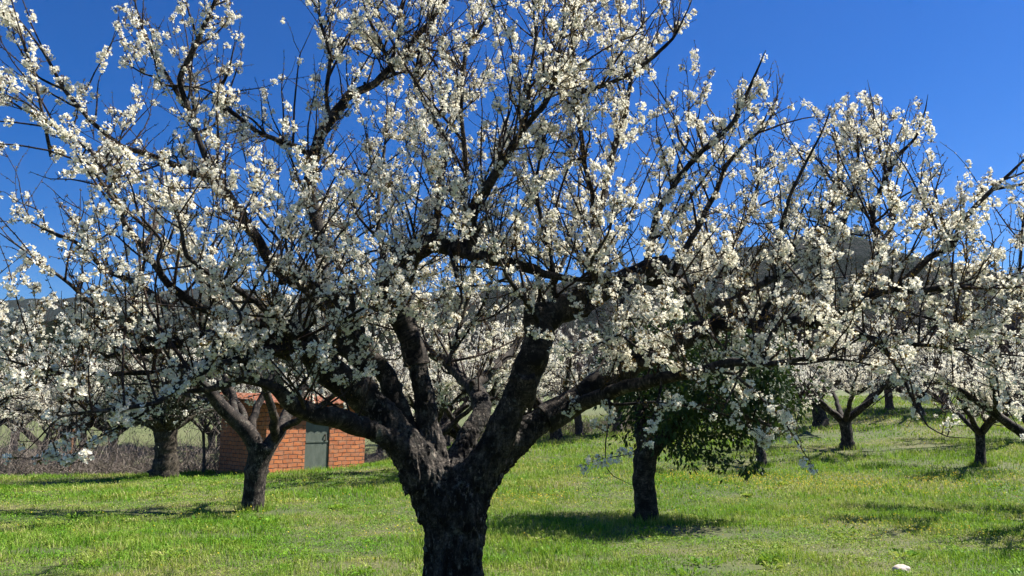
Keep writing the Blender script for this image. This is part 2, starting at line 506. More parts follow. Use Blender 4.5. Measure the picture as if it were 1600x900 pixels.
# ------------------------------------------------------------------ shed
def shed():
    c0, tc = ground_px(413, 741)
    a = R(43)                                       # front wall turns away to the right
    root = empty("brick_shed", (c0[0], c0[1], c0[2] - 0.05), a)
    tag(root, "small orange brick shed with a grey metal door and tiled roof behind the trees", "shed")
    W, D, H0, H1 = 3.2, 3.1, 1.95, 2.25               # local x along the front, y to the back
    m, t, N, L, p = mat("rough_orange_brick")
    at_ = N.new("ShaderNodeAttribute")
    at_.attribute_name = "bark"
    wob = noise(t, at_.outputs["Vector"], 5, 3, 0.6)
    vm = nd(t, "ShaderNodeVectorMath", operation='ADD')
    sc = nd(t, "ShaderNodeVectorMath", operation='SCALE')
    nn = nd(t, "ShaderNodeTexNoise", Scale=4.0, Detail=3.0)
    L.new(at_.outputs["Vector"], nn.inputs["Vector"])
    L.new(nn.outputs["Color"], sc.inputs[0])
    sc.inputs["Scale"].default_value = 0.085
    L.new(at_.outputs["Vector"], vm.inputs[0])
    L.new(sc.outputs[0], vm.inputs[1])
    b = nd(t, "ShaderNodeTexBrick", Scale=1.0)
    L.new(vm.outputs[0], b.inputs["Vector"])
    b.offset = 0.5
    b.inputs["Brick Width"].default_value, b.inputs["Row Height"].default_value = 0.29, 0.118
    b.inputs["Mortar Size"].default_value, b.inputs["Mortar Smooth"].default_value = 0.014, 0.3
    b.inputs["Bias"].default_value = 0.0
    b.inputs["Color1"].default_value = (0.66, 0.20, 0.055, 1)
    b.inputs["Color2"].default_value = (0.45, 0.13, 0.05, 1)
    b.inputs["Mortar"].default_value = (0.06, 0.03, 0.02, 1)
    c = mix(t, ramp(t, noise(t, at_.outputs["Vector"], 7, 5, 0.7), [(0.4, (0, 0, 0)), (0.66, (0.8,) * 3)]), b.outputs["Color"], (0.42, 0.22, 0.13))
    c = mix(t, ramp(t, noise(t, at_.outputs["Vector"], 1.6, 6, 0.75), [(0.45, (0, 0, 0)), (0.7, (0.45,) * 3)]), c, (0.16, 0.07, 0.04))
    L.new(c, p.inputs["Base Color"])
    p.inputs["Roughness"].default_value = 0.95
    L.new(bump(t, mix(t, 0.3, ramp(t, b.outputs["Fac"], [(0, (1, 1, 1)), (1, (0, 0, 0))]), wob), 1.0, 0.03), p.inputs["Normal"])
    mb = MB()
    dx0, dx1, dh, T = 1.20, 1.98, 1.72, 0.16
    def panel(x0, x1, z0, z1, y):                     # solid piece of front / back wall
        v = [(x0, y, z0), (x1, y, z0), (x1, y, z1), (x0, y, z1), (x0, y + T, z0), (x1, y + T, z0), (x1, y + T, z1), (x0, y + T, z1)]
        for q in ((0, 1, 2, 3), (5, 4, 7, 6), (4, 0, 3, 7), (1, 5, 6, 2), (3, 2, 6, 7)):
            k = np.array([v[h] for h in q])
            mb.add(k, [0, 1, 2, 3], 0, np.stack([k[:, 0] + k[:, 1], k[:, 2], k[:, 2] * 0], 1))
    panel(0, dx0, -0.5, H0, 0)
    panel(dx1, W, -0.5, H0, 0)
    panel(dx0, dx1, dh, H0, 0)
    panel(0, W, -0.5, H1, D - T)
    for x in (0.0, W - T):                            # sloping side walls
        k = np.array([(x, T, -0.5), (x, D - T, -0.5), (x, D - T, H1 - 0.03), (x, T, H0 + 0.02), (x + T, T, -0.5), (x + T, D - T, -0.5), (x + T, D - T, H1 - 0.03), (x + T, T, H0 + 0.02)])
        for q in ((1, 0, 3, 2), (4, 5, 6, 7), (3, 7, 6, 2)):
            g = k[list(q)]
            mb.add(g, [0, 1, 2, 3], 0, np.stack([g[:, 1] + 7 + g[:, 0] * 0.1, g[:, 2], g[:, 2] * 0], 1))
    mb.build("wall", m, root)
    # lintel
    m2, t2, N2, L2, p2 = mat("grey_lintel_concrete")
    L2.new(ramp(t2, noise(t2, objco(t2), 14, 5), [(0.3, (0.16, 0.15, 0.14)), (0.7, (0.30, 0.28, 0.25))]), p2.inputs["Base Color"])
    p2.inputs["Roughness"].default_value = 0.9
    mb = MB()
    mb.box(((dx0 + dx1) / 2, 0.06, dh + 0.07), (1.1, 0.15, 0.14))
    mb.build("lintel", m2, root)
    # door
    m3, t3, N3, L3, p3 = mat("weathered_grey_green_metal")
    o3 = objco(t3)
    c3 = ramp(t3, noise(t3, mapping(t3, o3, (5, 5, 2)), 1.5, 6, 0.7), [(0.3, (0.085, 0.105, 0.085)), (0.55, (0.125, 0.15, 0.125)), (0.75, (0.19, 0.205, 0.175))])
    c3 = mix(t3, ramp(t3, noise(t3, o3, 9, 4), [(0.66, (0, 0, 0)), (0.74, (0.6,) * 3)]), c3, (0.16, 0.085, 0.045))
    L3.new(c3, p3.inputs["Base Color"])
    p3.inputs["Roughness"].default_value, p3.inputs["Metallic"].default_value = 0.55, 0.2
    mb = MB()
    mb.box(((dx0 + dx1) / 2, 0.05, dh / 2 - 0.03), (dx1 - dx0 - 0.03, 0.035, dh + 0.05))
    dr = mb.build("door", m3, root)
    for z in (0.1, 0.9, 1.62):
        mb = MB()
        mb.box(((dx0 + dx1) / 2, 0.024, z), (dx1 - dx0 - 0.05, 0.016, 0.05))
        mb.build("door_rail", m3, dr)
    m4, t4, N4, L4, p4 = mat("rusty_iron")
    p4.inputs["Base Color"].default_value, p4.inputs["Roughness"].default_value = (0.07, 0.04, 0.028, 1), 0.7
    mb = MB()
    tube(mb, np.array([(dx1 - 0.13, 0.0, z) for z in np.linspace(0.93, 1.09, 6)]), np.full(6, 0.012), 8)
    mb.box((dx1 - 0.13, 0.016, 0.93), (0.03, 0.04, 0.03))
    mb.box((dx1 - 0.13, 0.016, 1.09), (0.03, 0.04, 0.03))
    mb.build("handle", m4, dr)
    # roof: courses of round clay tiles on a mono pitch
    m5, t5, N5, L5, p5 = mat("clay_roof_tile")
    o5 = objco(t5)
    L5.new(ramp(t5, noise(t5, o5, 6, 6, 0.7), [(0.3, (0.16, 0.07, 0.042)), (0.5, (0.34, 0.13, 0.065)), (0.7, (0.42, 0.22, 0.13))]), p5.inputs["Base Color"])
    p5.inputs["Roughness"].default_value = 0.9
    L5.new(bump(t5, noise(t5, o5, 40, 4), 0.5, 0.01), p5.inputs["Normal"])
    mb = MB()
    nx, rows = 17 * 8, 9
    x = np.linspace(-0.2, W + 0.2, nx + 1)
    wave = 0.045 * np.abs(np.sin(np.linspace(0, 17 * np.pi, nx + 1))) ** 0.8
    L_ = math.hypot(D + 0.5, H1 - H0)
    vs = []
    for r_ in range(rows):
        for e, lift in ((0.0, 0.035), (1.06, 0.008)):
            f_ = (r_ + e) / rows
            y = -0.25 + (D + 0.5) * f_
            vs.append(np.stack([x, np.full_like(x, y), H0 + 0.03 + (H1 - H0) * (y / D) + lift + wave + 0.012 * noise3(x * 6, r_ * 3.3, 0, 4)], 1))
    V = np.array(vs)
    bot = V.copy()
    bot[..., 2] -= 0.03
    for r_ in range(rows):
        for S, fl in ((V, 1), (bot, -1)):
            k = np.concatenate([S[2 * r_], S[2 * r_ + 1]])
            a_ = np.arange(nx)
            q = np.stack([a_, a_ + 1, a_ + nx + 2, a_ + nx + 1], 1)
            mb.add(k, q[:, ::fl])
        k = np.concatenate([bot[2 * r_], V[2 * r_]])
        mb.add(k, q)
    mb.build("roof", m5, root)
    m6, t6, N6, L6, p6 = mat("old_roof_timber")
    p6.inputs["Base Color"].default_value, p6.inputs["Roughness"].default_value = (0.10, 0.07, 0.045, 1), 0.9
    for xr in (0.4, 1.15, 1.95, 2.75):
        mb = MB()
        y0, y1 = -0.18, D + 0.15
        z0, z1 = (H0 + (H1 - H0) * y / D for y in (y0, y1))
        k = np.array([(xr + sx, y, z + dz) for y, z in ((y0, z0), (y1, z1)) for sx in (-0.04, 0.04) for dz in (-0.075, 0.022)])
        mb.add(k, [(0, 1, 3, 2), (4, 6, 7, 5), (0, 4, 5, 1), (2, 3, 7, 6), (0, 2, 6, 4), (1, 5, 7, 3)])
        mb.build("rafter", m6, root)
    return root, c0
shed_root, shed_at = shed()

# ------------------------------------------------------------------ shoots and blossom
def spawn(P, Rr, rng, spacing, lo, hi, rmax, K, up=0.7, fwd=0.8, curl=0.25, r0=(0.0035, 0.008), tip=0.0016):
    ok = np.where(Rr < rmax)[0]
    if len(ok) < 2:
        return np.zeros((0, K, 3)), np.zeros((0, K))
    seg = np.linalg.norm(np.diff(P, axis=0), axis=1)
    step = seg.mean()
    n = max(1, int(len(ok) * step / spacing))
    idx = rng.choice(ok, n)
    T = unit(np.gradient(P, axis=0))[idx]
    pr = unit(np.cross(T, unit(rng.normal(size=(n, 3)))))
    d = unit(T * rng.uniform(0, fwd, (n, 1)) + pr * rng.uniform(0.4, 1, (n, 1)) + np.array([0, 0, 1.0]) * up * rng.uniform(0.1, 1.1, (n, 1)))
    Ln = lo + (hi - lo) * rng.random(n) ** 1.6
    return shoots(P[idx], d, Ln, np.minimum(Rr[idx] * 0.7, r0[0] + r0[1] * Ln), rng, K, curl, tip)
def shoots(B, d, Ln, rb, rng, K, curl, tip):
    n = len(B)
    t = np.linspace(0, 1, K)[None, :, None]
    L3 = Ln[:, None, None]
    w1, w2 = unit(rng.normal(size=(n, 1, 3))), unit(rng.normal(size=(n, 1, 3)))
    ph = rng.uniform(0, 6.28, (n, 1, 1))
    Q = B[:, None] + d[:, None] * L3 * t + np.array([0, 0, 1.0]) * L3 * curl * t ** 2 * rng.uniform(0, 1.2, (n, 1, 1))
    Q = Q + w1 * L3 * 0.085 * t * np.sin(t * 5 + ph) + w2 * L3 * 0.022 * np.sin(t * 11 + ph) * t
    rr = rb[:, None] * (1 - t[..., 0]) + tip * t[..., 0]
    return Q, rr
def along(Q, rr, rng, spacing, prob, skip_tip=0.12):
    """spur positions along stems: points and stem directions"""
    if len(Q) == 0:
        return np.zeros((0, 3)), np.zeros((0, 3)), np.zeros((0, 3)), np.zeros((0, 3))
    N, K = rr.shape
    Ln = np.linalg.norm(np.diff(Q, axis=1), axis=2).sum(1)
    cnt = np.maximum(1, (Ln / spacing).astype(int))
    own = np.repeat(np.arange(N), cnt)
    f = np.concatenate([(np.arange(c) + rng.random()) / c for c in cnt]) if N else np.zeros(0)
    g = np.clip(f, 0, 0.999) * (K - 1)
    a = g.astype(int)
    w = (g - a)[:, None]
    p = Q[own, a] * (1 - w) + Q[own, a + 1] * w
    T = unit(Q[own, a + 1] - Q[own, a])
    vig = np.clip(0.75 + 0.5 * rng.normal(size=N), 0.15, 1.3)[own]     # some stems bloom more than others
    cl_ = noise3(p[:, 0] * 5, p[:, 1] * 5, p[:, 2] * 5, 21)
    on = (rng.random(len(p)) < prob * vig * np.clip((cl_ - 0.36) * 5.0, 0.04, 1.6)) & ((f < 1 - skip_tip) | (rng.random(len(p)) < 0.3))
    return p[on], T[on], p[~on], T[~on]
def bloom(mb, mbl, p, T, rng, fsize, nfl, crad, npet, mats=(0, 1), bracts=3.0):
    """clusters of flowers at spurs p, with bud scales in mbl"""
    n = len(p)
    if n == 0:
        return
    side = unit(np.cross(T, unit(rng.normal(size=(n, 3)))) + np.array([0, 0, -0.1]))
    C = p + side * crad * rng.uniform(0.3, 0.9, (n, 1))
    k = np.clip(rng.normal(nfl, nfl * 0.35, n), 2, nfl * 2).astype(int)
    own = np.repeat(np.arange(n), k)
    nr = unit(rng.normal(size=(len(own), 3)) + side[own] * 0.55)
    pos = C[own] + nr * crad * (0.45 + 0.55 * rng.random((len(own), 1))) * np.clip(k / nfl, 0.6, 1.35)[own][:, None] ** 0.5
    flowers(mb, pos, unit(nr + 0.5 * rng.normal(size=nr.shape)), fsize * rng.uniform(0.6, 1.18, len(own)), npet, rng, mats[0], mats[1])
    if mbl is not None and bracts > 0:
        kb = rng.poisson(bracts * np.clip(rng.normal(1, 0.7, n), 0.05, 3))
        ob = np.repeat(np.arange(n), kb)
        d = unit(rng.normal(size=(len(ob), 3)) + side[ob] * 0.8)
        leaves(mbl, p[ob] + side[ob] * 0.3 * crad + d * crad * 0.35, d, crad * rng.uniform(0.5, 1.0, len(ob)), crad * rng.uniform(0.2, 0.38, len(ob)), rng)
def buds(mb, p, T, rng, size=0.016, k=2):
    n = len(p)
    if n == 0:
        return
    own = np.repeat(np.arange(n), k)
    d = unit(unit(np.cross(T[own], rng.normal(size=(len(own), 3)))) + 0.8 * T[own])
    leaves(mb, p[own], d, size * rng.uniform(0.7, 1.3, len(own)), size * rng.uniform(0.4, 0.6, len(own)), rng, 0, 0.3)

# ------------------------------------------------------------------ the old cherry in the foreground
hero_base = np.array([*at(706, 980, 6.0)[0][:2], 0.0])
hero_base[2] = terrain(hero_base[0], hero_base[1])
hero = empty("cherry_tree", tuple(hero_base))
tag(hero, "big old cherry tree in white blossom, gnarled dark trunk filling the foreground", "tree")
HB = hero_base
def limbpath(pts):
    out = []
    for px, py, w, Y in pts:
        p, t_ = at(px, py, Y)
        out.append([*(p - HB), w / 2 / F * t_ * float(np.interp(w, [4, 12, 25, 42], [0.78, 0.66, 0.72, 0.88]))])
    return out
TRUNK = [[(706, 1040, 150, 6.0), (706, 985, 124, 6.0), (707, 930, 106, 6.0), (708, 870, 106, 6.0), (710, 810, 116, 6.0), (712, 775, 122, 6.0), (714, 748, 96, 6.0), (716, 728, 60, 6.0), (718, 716, 26, 6.0)],
         [(690, 800, 84, 5.97), (664, 740, 76, 5.95), (628, 690, 65, 5.9), (595, 645, 57, 5.85), (560, 612, 52, 5.8)],                      # left limb
         [(690, 790, 64, 6.05), (681, 720, 50, 6.05), (668, 660, 43, 6.05), (659, 600, 40, 6.08), (648, 555, 39, 6.1)],                 # middle limb
         [(720, 810, 90, 6.0), (742, 750, 74, 5.98), (775, 695, 58, 5.95), (803, 630, 49, 5.92), (822, 585, 47, 5.9)],                   # right upright
         [(735, 780, 76, 6.0), (775, 720, 58, 6.05), (820, 677, 50, 6.1), (862, 648, 45, 6.15)],                                          # right low
         [(655, 760, 60, 5.9), (630, 705, 46, 5.8), (592, 678, 37, 5.65), (555, 664, 33, 5.5)],                                           # left low
         [(700, 760, 50, 6.2), (735, 680, 40, 6.4), (752, 640, 36, 6.6), (742, 600, 30, 6.9)]]                                            # back limb
mb = MB()
for k, L_ in enumerate(TRUNK):
    P, Rr = spline(limbpath(L_), 0.04)
    if k == 0:                                       # root flare
        Rr = Rr * (1 + 0.35 * np.exp(-np.maximum(P[:, 2], 0) / 0.12))
    tube(mb, P, Rr, 20, 0.06, seed=k)
raw = mb.build("trunk_raw", [M_bark_trunk], None, True)
md = raw.modifiers.new("r", 'REMESH')
md.mode, md.voxel_size = 'VOXEL', 0.009
ms = raw.modifiers.new("s", 'SMOOTH')
ms.factor, ms.iterations = 0.5, 24
dg = bpy.context.evaluated_depsgraph_get()
tme = bpy.data.meshes.new_from_object(raw.evaluated_get(dg))
bpy.data.objects.remove(raw)
nv = len(tme.vertices)
co, no = np.zeros(nv * 3), np.zeros(nv * 3)
tme.vertices.foreach_get("co", co)
tme.vertex_normals.foreach_get("vector", no)
co, no = co.reshape(-1, 3), no.reshape(-1, 3)
ang = np.arctan2(co[:, 1], co[:, 0])
low = sstep(1.7, 0.7, co[:, 2])
pl = fbm(co[:, 0] * 22, co[:, 1] * 22, co[:, 2] * 6, 4, 2)
plates = np.abs(pl - 0.5) * 2
big = fbm(co[:, 0] * 6, co[:, 1] * 6, co[:, 2] * 4, 3, 8) - 0.5
ringy = fbm(co[:, 0] * 6, co[:, 1] * 6, co[:, 2] * 45, 3, 4) - 0.5
furrow = np.abs(fbm(co[:, 0] * 34, co[:, 1] * 34, co[:, 2] * 5 + big * 2, 3, 33) - 0.5) * 2
dsp = big * 0.05 + (plates - 0.3) * (0.022 * low + 0.008) + (furrow - 0.3) * (0.055 * low + 0.010) + (fbm(co[:, 0] * 70, co[:, 1] * 70, co[:, 2] * 40, 2, 71) - 0.5) * 0.014 + ringy * 0.016 * (1 - low)
co = co + no * dsp[:, None]
tme.vertices.foreach_set("co", co.ravel())
tme.polygons.foreach_set("use_smooth", np.ones(len(tme.polygons), bool))
tme.materials.clear()
tme.materials.append(M_bark_trunk)
tme.name = "trunk"
tme.update()
link("trunk", tme, hero)

# (points px, py, thickness px, depth m) — every branch has its own distance
LIMBS = {
 'A': [(575, 622, 60, 5.82), (540, 598, 57, 5.75), (505, 570, 53, 5.7), (478, 548, 48, 5.6), (435, 537, 40, 5.45), (380, 527, 32, 5.3), (320, 530, 26, 5.15), (250, 545, 20, 5.0), (190, 552, 13, 4.85), (120, 570, 8, 4.7), (40, 580, 5, 4.6)],
 'A2': [(500, 565, 34, 5.65), (475, 525, 30, 5.5), (430, 507, 26, 5.35), (383, 498, 23, 5.2), (313, 482, 20, 5.05), (260, 443, 17, 4.95), (233, 403, 14, 4.9), (200, 357, 12, 4.85), (177, 310, 10, 4.8), (160, 285, 8, 4.8), (122, 235, 6, 4.75), (95, 190, 4, 4.7)],
 'A3': [(400, 530, 24, 5.3), (350, 530, 21, 5.45), (300, 512, 18, 5.6), (267, 480, 16, 5.7), (217, 443, 13, 5.8), (167, 423, 11, 5.9), (127, 383, 9, 6.0), (67, 357, 7, 6.1), (20, 330, 5, 6.2)],
 'A4': [(330, 532, 18, 5.2), (280, 536, 15, 5.1), (233, 527, 13, 5.0), (187, 510, 11, 4.9), (133, 467, 9, 4.75), (93, 433, 8, 4.65), (33, 387, 6, 4.5), (-20, 350, 4, 4.4)],
 'B': [(570, 668, 44, 5.56), (540, 660, 42, 5.45), (490, 647, 41, 5.3), (452, 632, 38, 5.15), (424, 606, 28, 5.05), (380, 597, 20, 4.95), (330, 607, 15, 4.85), (280, 612, 11, 4.75), (225, 600, 8, 4.65), (150, 605, 5, 4.55)],
 'C': [(455, 540, 30, 5.5), (420, 550, 24, 5.25), (380, 558, 21, 5.0), (335, 572, 18, 4.75), (290, 595, 15, 4.55), (245, 630, 11, 4.4), (170, 641, 9, 4.25), (94, 652, 7, 4.1), (50, 695, 5, 4.05), (20, 722, 3, 4.0)],
 'C2': [(290, 595, 9, 4.55), (235, 640, 7, 4.4), (185, 668, 6, 4.3), (130, 695, 5, 4.2), (96, 736, 3, 4.15)],
 'D': [(370, 548, 18, 5.25), (300, 572, 15, 5.0), (240, 582, 13, 4.8), (177, 583, 12, 4.65), (110, 583, 10, 4.5), (60, 575, 8, 4.4), (0, 560, 6, 4.3), (-60, 545, 4, 4.2)],
 'E': [(655, 735, 50, 6.0), (635, 685, 47, 6.02), (622, 640, 42, 6.03), (607, 590, 38, 6.02), (577, 556, 36, 5.95), (548, 520, 34, 5.9), (540, 485, 31, 5.85), (520, 462, 30, 5.8), (483, 450, 28, 5.7), (443, 430, 26, 5.6), (415, 398, 25, 5.55), (395, 365, 24, 5.5), (370, 322, 22, 5.5), (345, 290, 20, 5.5), (310, 272, 16, 5.45), (240, 245, 13, 5.4), (187, 227, 11, 5.4), (143, 190, 9, 5.4), (100, 140, 7, 5.35), (67, 80, 6, 5.3), (13, 8, 4, 5.3)],
 'E3': [(345, 290, 16, 5.5), (327, 257, 14, 5.55), (310, 213, 12, 5.6), (293, 173, 10, 5.65), (262, 120, 8, 5.65), (233, 73, 7, 5.65), (213, 10, 5, 5.65), (205, -40, 4, 5.65)],
 'E2': [(297, 180, 10, 5.62), (282, 125, 13, 5.55), (313, 60, 12, 5.5), (337, 0, 9, 5.45), (350, -60, 6, 5.4)],
 'E5': [(80, 245, 7, 5.1), (63, 163, 6, 5.0), (53, 113, 6, 5.0), (33, 60, 5, 5.0), (10, 5, 4, 5.0)],
 'E4': [(187, 300, 8, 4.85), (140, 235, 8, 5.0), (100, 205, 7, 5.1), (57, 182, 6, 5.2), (0, 150, 5, 5.3), (-40, 130, 3, 5.3)],
 'E6': [(100, 140, 5, 5.35), (60, 120, 4, 5.3), (20, 60, 4, 5.3), (0, 10, 3, 5.3)],
 'F': [(652, 570, 45, 6.1), (640, 520, 42, 6.1), (620, 490, 44, 6.08), (605, 458, 48, 6.05), (618, 425, 44, 6.0), (645, 395, 38, 5.95), (672, 380, 36, 5.92), (705, 386, 34, 5.9), (750, 397, 30, 5.85), (800, 413, 24, 5.8), (860, 430, 18, 5.75), (920, 437, 13, 5.7), (985, 430, 9, 5.6)],
 'G': [(575, 572, 37, 5.95), (553, 555, 35, 5.92), (528, 505, 32, 6.0), (512, 450, 30, 6.1), (503, 400, 28, 6.15), (492, 345, 26, 6.2), (485, 300, 27, 6.25), (488, 260, 26, 6.3), (500, 213, 24, 6.3), (517, 188, 22, 6.35), (543, 153, 19, 6.4), (585, 130, 16, 6.4), (617, 100, 13, 6.4), (650, 60, 11, 6.4), (680, 22, 9, 6.4), (715, -30, 6, 6.4)],
 'G2': [(600, 122, 11, 6.4), (612, 95, 10, 6.45), (622, 55, 8, 6.5), (630, 0, 6, 6.5), (634, -50, 4, 6.5)],
 'G3': [(617, 117, 9, 6.4), (600, 80, 8, 6.3), (582, 40, 7, 6.25), (567, 0, 6, 6.2), (560, -50, 4, 6.2)],
 'G4': [(517, 190, 11, 6.35), (510, 150, 9, 6.3), (516, 90, 8, 6.25), (500, 30, 7, 6.2), (496, -40, 5, 6.2)],
 'G5': [(490, 252, 14, 6.3), (467, 230, 13, 6.2), (433, 217, 12, 6.1), (400, 203, 11, 6.0), (365, 178, 10, 5.9), (334, 157, 9, 5.8), (345, 138, 9, 5.8), (358, 110, 7, 5.75), (368, 60, 5, 5.7)],
 'K': [(678, 382, 18, 5.95), (683, 340, 17, 6.05), (686, 300, 16, 6.15), (693, 250, 15, 6.2), (690, 205, 14, 6.3), (665, 165, 11, 6.35), (650, 130, 9, 6.4), (655, 80, 7, 6.4), (682, 20, 5, 6.4)],
 'K2': [(728, 395, 13, 5.9), (728, 330, 12, 6.0), (728, 263, 11, 6.05), (722, 200, 10, 6.1), (720, 150, 9, 6.1), (727, 83, 8, 6.1), (752, 45, 7, 6.1), (775, 0, 6, 6.1), (790, -40, 4, 6.1)],
 'L': [(738, 397, 28, 5.88), (737, 350, 25, 5.75), (744, 315, 23, 5.65), (765, 285, 21, 5.55), (790, 250, 18, 5.45), (815, 210, 15, 5.35), (850, 163, 12, 5.25), (870, 105, 9, 5.2), (880, 40, 7, 5.15), (886, -30, 5, 5.1)],
 'L2': [(800, 235, 10, 5.4), (822, 190, 9, 5.35), (828, 130, 8, 5.3), (836, 60, 6, 5.3), (832, 0, 5, 5.3), (832, -40, 4, 5.3)],
 'N1': [(842, 500, 20, 5.9), (866, 470, 15, 5.85), (862, 415, 12, 5.8), (848, 350, 10, 5.75), (838, 300, 9, 5.7), (845, 240, 7, 5.7), (852, 190, 5, 5.7)],
 'N2': [(920, 470, 22, 5.9), (924, 395, 20, 6.1), (930, 345, 18, 6.2), (945, 300, 17, 6.3), (955, 250, 14, 6.4), (975, 190, 11, 6.4), (985, 130, 9, 6.4), (1000, 70, 7, 6.4), (1010, 10, 5, 6.4)],
 'N3': [(930, 350, 12, 6.2), (925, 295, 11, 6.1), (912, 240, 11, 6.0), (902, 175, 10, 5.95), (897, 110, 9, 5.9), (897, 60, 7, 5.9), (902, 0, 5, 5.9), (905, -40, 4, 5.9)],
 'N4': [(899, 145, 12, 5.94), (925, 140, 11, 5.9), (955, 130, 10, 5.85), (993, 110, 9, 5.8), (1022, 88, 8, 5.75), (1050, 60, 7, 5.7), (1075, 15, 5, 5.7), (1088, -20, 4, 5.7)],
 'H': [(815, 600, 55, 5.9), (833, 555, 53, 5.88), (846, 512, 52, 5.88), (872, 485, 50, 5.92), (915, 470, 42, 6.0), (955, 448, 38, 6.1), (1000, 430, 35, 6.2), (1050, 440, 33, 6.3), (1075, 455, 30, 6.35), (1110, 478, 26, 6.4), (1150, 470, 20, 6.5), (1200, 440, 15, 6.6), (1250, 400, 12, 6.7), (1290, 350, 10, 6.8), (1310, 300, 8, 6.9), (1310, 240, 6, 6.9), (1300, 180, 4, 6.9)],
 'I': [(850, 655, 53, 6.14), (890, 632, 48, 6.2), (935, 600, 45, 6.25), (985, 568, 42, 6.25), (1035, 545, 40, 6.2), (1090, 520, 37, 6.15), (1145, 503, 34, 6.05), (1190, 500, 32, 5.95), (1235, 507, 30, 5.85), (1290, 500, 28, 5.75), (1325, 482, 26, 5.65), (1360, 460, 23, 5.6), (1400, 451, 19, 5.55), (1470, 451, 15, 5.5), (1540, 449, 13, 5.45), (1620, 447, 11, 5.4), (1700, 430, 8, 5.3)],
 'J': [(890, 640, 34, 6.15), (930, 622, 30, 5.95), (975, 605, 27, 5.75), (1040, 590, 26, 5.55), (1100, 578, 23, 5.35), (1140, 566, 19, 5.2), (1190, 572, 15, 5.05), (1250, 560, 11, 4.9), (1320, 562, 8, 4.8), (1400, 580, 6, 4.7)],
 'M': [(1010, 430, 20, 6.2), (1014, 385, 16, 6.2), (1030, 325, 14, 6.15), (1060, 280, 13, 6.1), (1093, 240, 12, 6.05), (1147, 187, 11, 6.0), (1175, 130, 10, 5.95), (1197, 78, 7, 5.9)],
 'M2': [(1045, 440, 18, 6.25), (1068, 395, 15, 6.2), (1095, 350, 13, 6.2), (1117, 305, 12, 6.2), (1135, 262, 10, 6.2), (1165, 225, 8, 6.15), (1198, 195, 7, 6.1), (1215, 150, 5, 6.1), (1213, 115, 4, 6.1)],
 'O': [(1315, 490, 20, 5.68), (1345, 450, 17, 5.7), (1372, 405, 15, 5.75), (1377, 385, 14, 5.8), (1362, 350, 11, 5.85), (1366, 318, 11, 5.85), (1376, 298, 10, 5.85), (1400, 247, 9, 5.85), (1430, 213, 7, 5.8), (1445, 175, 6, 5.8), (1450, 147, 4, 5.8)],
 'O2': [(1376, 380, 11, 5.8), (1395, 350, 9, 5.9), (1390, 300, 8, 6.0), (1375, 230, 6, 6.1), (1362, 160, 5, 6.1), (1355, 125, 3, 6.1)],
 'O3': [(1250, 500, 16, 5.85), (1262, 440, 13, 5.9), (1285, 390, 11, 5.95), (1317, 350, 10, 6.0), (1334, 300, 8, 6.05), (1342, 240, 7, 6.1), (1338, 190, 5, 6.1)],
 'O4': [(1190, 500, 14, 5.95), (1212, 445, 12, 5.9), (1212, 383, 10, 5.85), (1233, 310, 8, 5.8), (1262, 250, 6, 5.8), (1290, 195, 5, 5.8), (1300, 160, 3, 5.8)],
 'P': [(1400, 452, 17, 5.55), (1425, 430, 16, 5.5), (1450, 405, 15, 5.45), (1487, 383, 14, 5.4), (1503, 345, 12, 5.35), (1550, 298, 10, 5.3), (1600, 250, 8, 5.25), (1640, 215, 5, 5.2)],
 'P2': [(1487, 383, 9, 5.4), (1470, 340, 8, 5.45), (1462, 300, 6, 5.5), (1475, 255, 4, 5.5)],
 'Q': [(1590, 448, 14, 5.42), (1594, 400, 13, 5.4), (1597, 350, 11, 5.4), (1610, 290, 8, 5.35)],
 'R': [(1300, 500, 22, 5.75), (1330, 517, 20, 5.6), (1367, 530, 17, 5.45), (1427, 540, 14, 5.3), (1500, 546, 11, 5.15), (1567, 553, 9, 5.0), (1640, 560, 6, 4.9)],
 'R2': [(1370, 530, 14, 5.45), (1398, 566, 13, 5.3), (1415, 600, 12, 5.2), (1432, 638, 10, 5.1), (1449, 666, 7, 5.05), (1480, 682, 6, 5.0), (1530, 685, 4, 4.95)],
 'R3': [(1480, 545, 8, 5.2), (1510, 520, 8, 5.15), (1560, 520, 7, 5.1), (1620, 530, 5, 5.05)],
 'W1': [(1080, 578, 9, 5.4), (1142, 583, 8, 5.2), (1185, 620, 7, 5.05), (1221, 654, 6, 5.0), (1252, 700, 5, 4.95), (1280, 742, 3, 4.9)],
 'W2': [(950, 615, 5, 5.85), (953, 650, 4, 5.7), (946, 690, 4, 5.6), (946, 728, 3, 5.55), (958, 744, 4, 5.5), (985, 757, 3, 5.5)],
 'W3': [(1035, 590, 7, 5.55), (1025, 640, 5, 5.4), (1005, 690, 4, 5.3), (985, 708, 4, 5.3), (940, 717, 3, 5.3), (900, 730, 2, 5.3)],
 'W4': [(1555, 552, 8, 5.0), (1560, 620, 6, 4.95), (1580, 650, 5, 4.9), (1600, 682, 4, 4.9)],
 'W5': [(905, 628, 9, 6.2), (960, 633, 8, 5.9), (1020, 630, 7, 5.7), (1090, 635, 6, 5.5), (1160, 660, 4, 5.4), (1200, 690, 3, 5.3)],
 'V1': [(843, 525, 54, 5.88), (839, 500, 53, 5.87), (837, 482, 47, 5.87), (836, 474, 38, 5.87)],
 'V2': [(617, 480, 48, 6.07), (604, 462, 46, 6.03), (592, 446, 34, 5.98)],
 'V3': [(815, 625, 52, 5.92), (822, 600, 44, 5.84), (822, 588, 32, 5.78)],
 'V4': [(985, 436, 36, 6.18), (1015, 420, 36, 6.15), (1042, 412, 30, 6.1)],
 'V5': [(545, 500, 32, 5.87), (541, 460, 28, 5.8), (544, 436, 20, 5.78)],
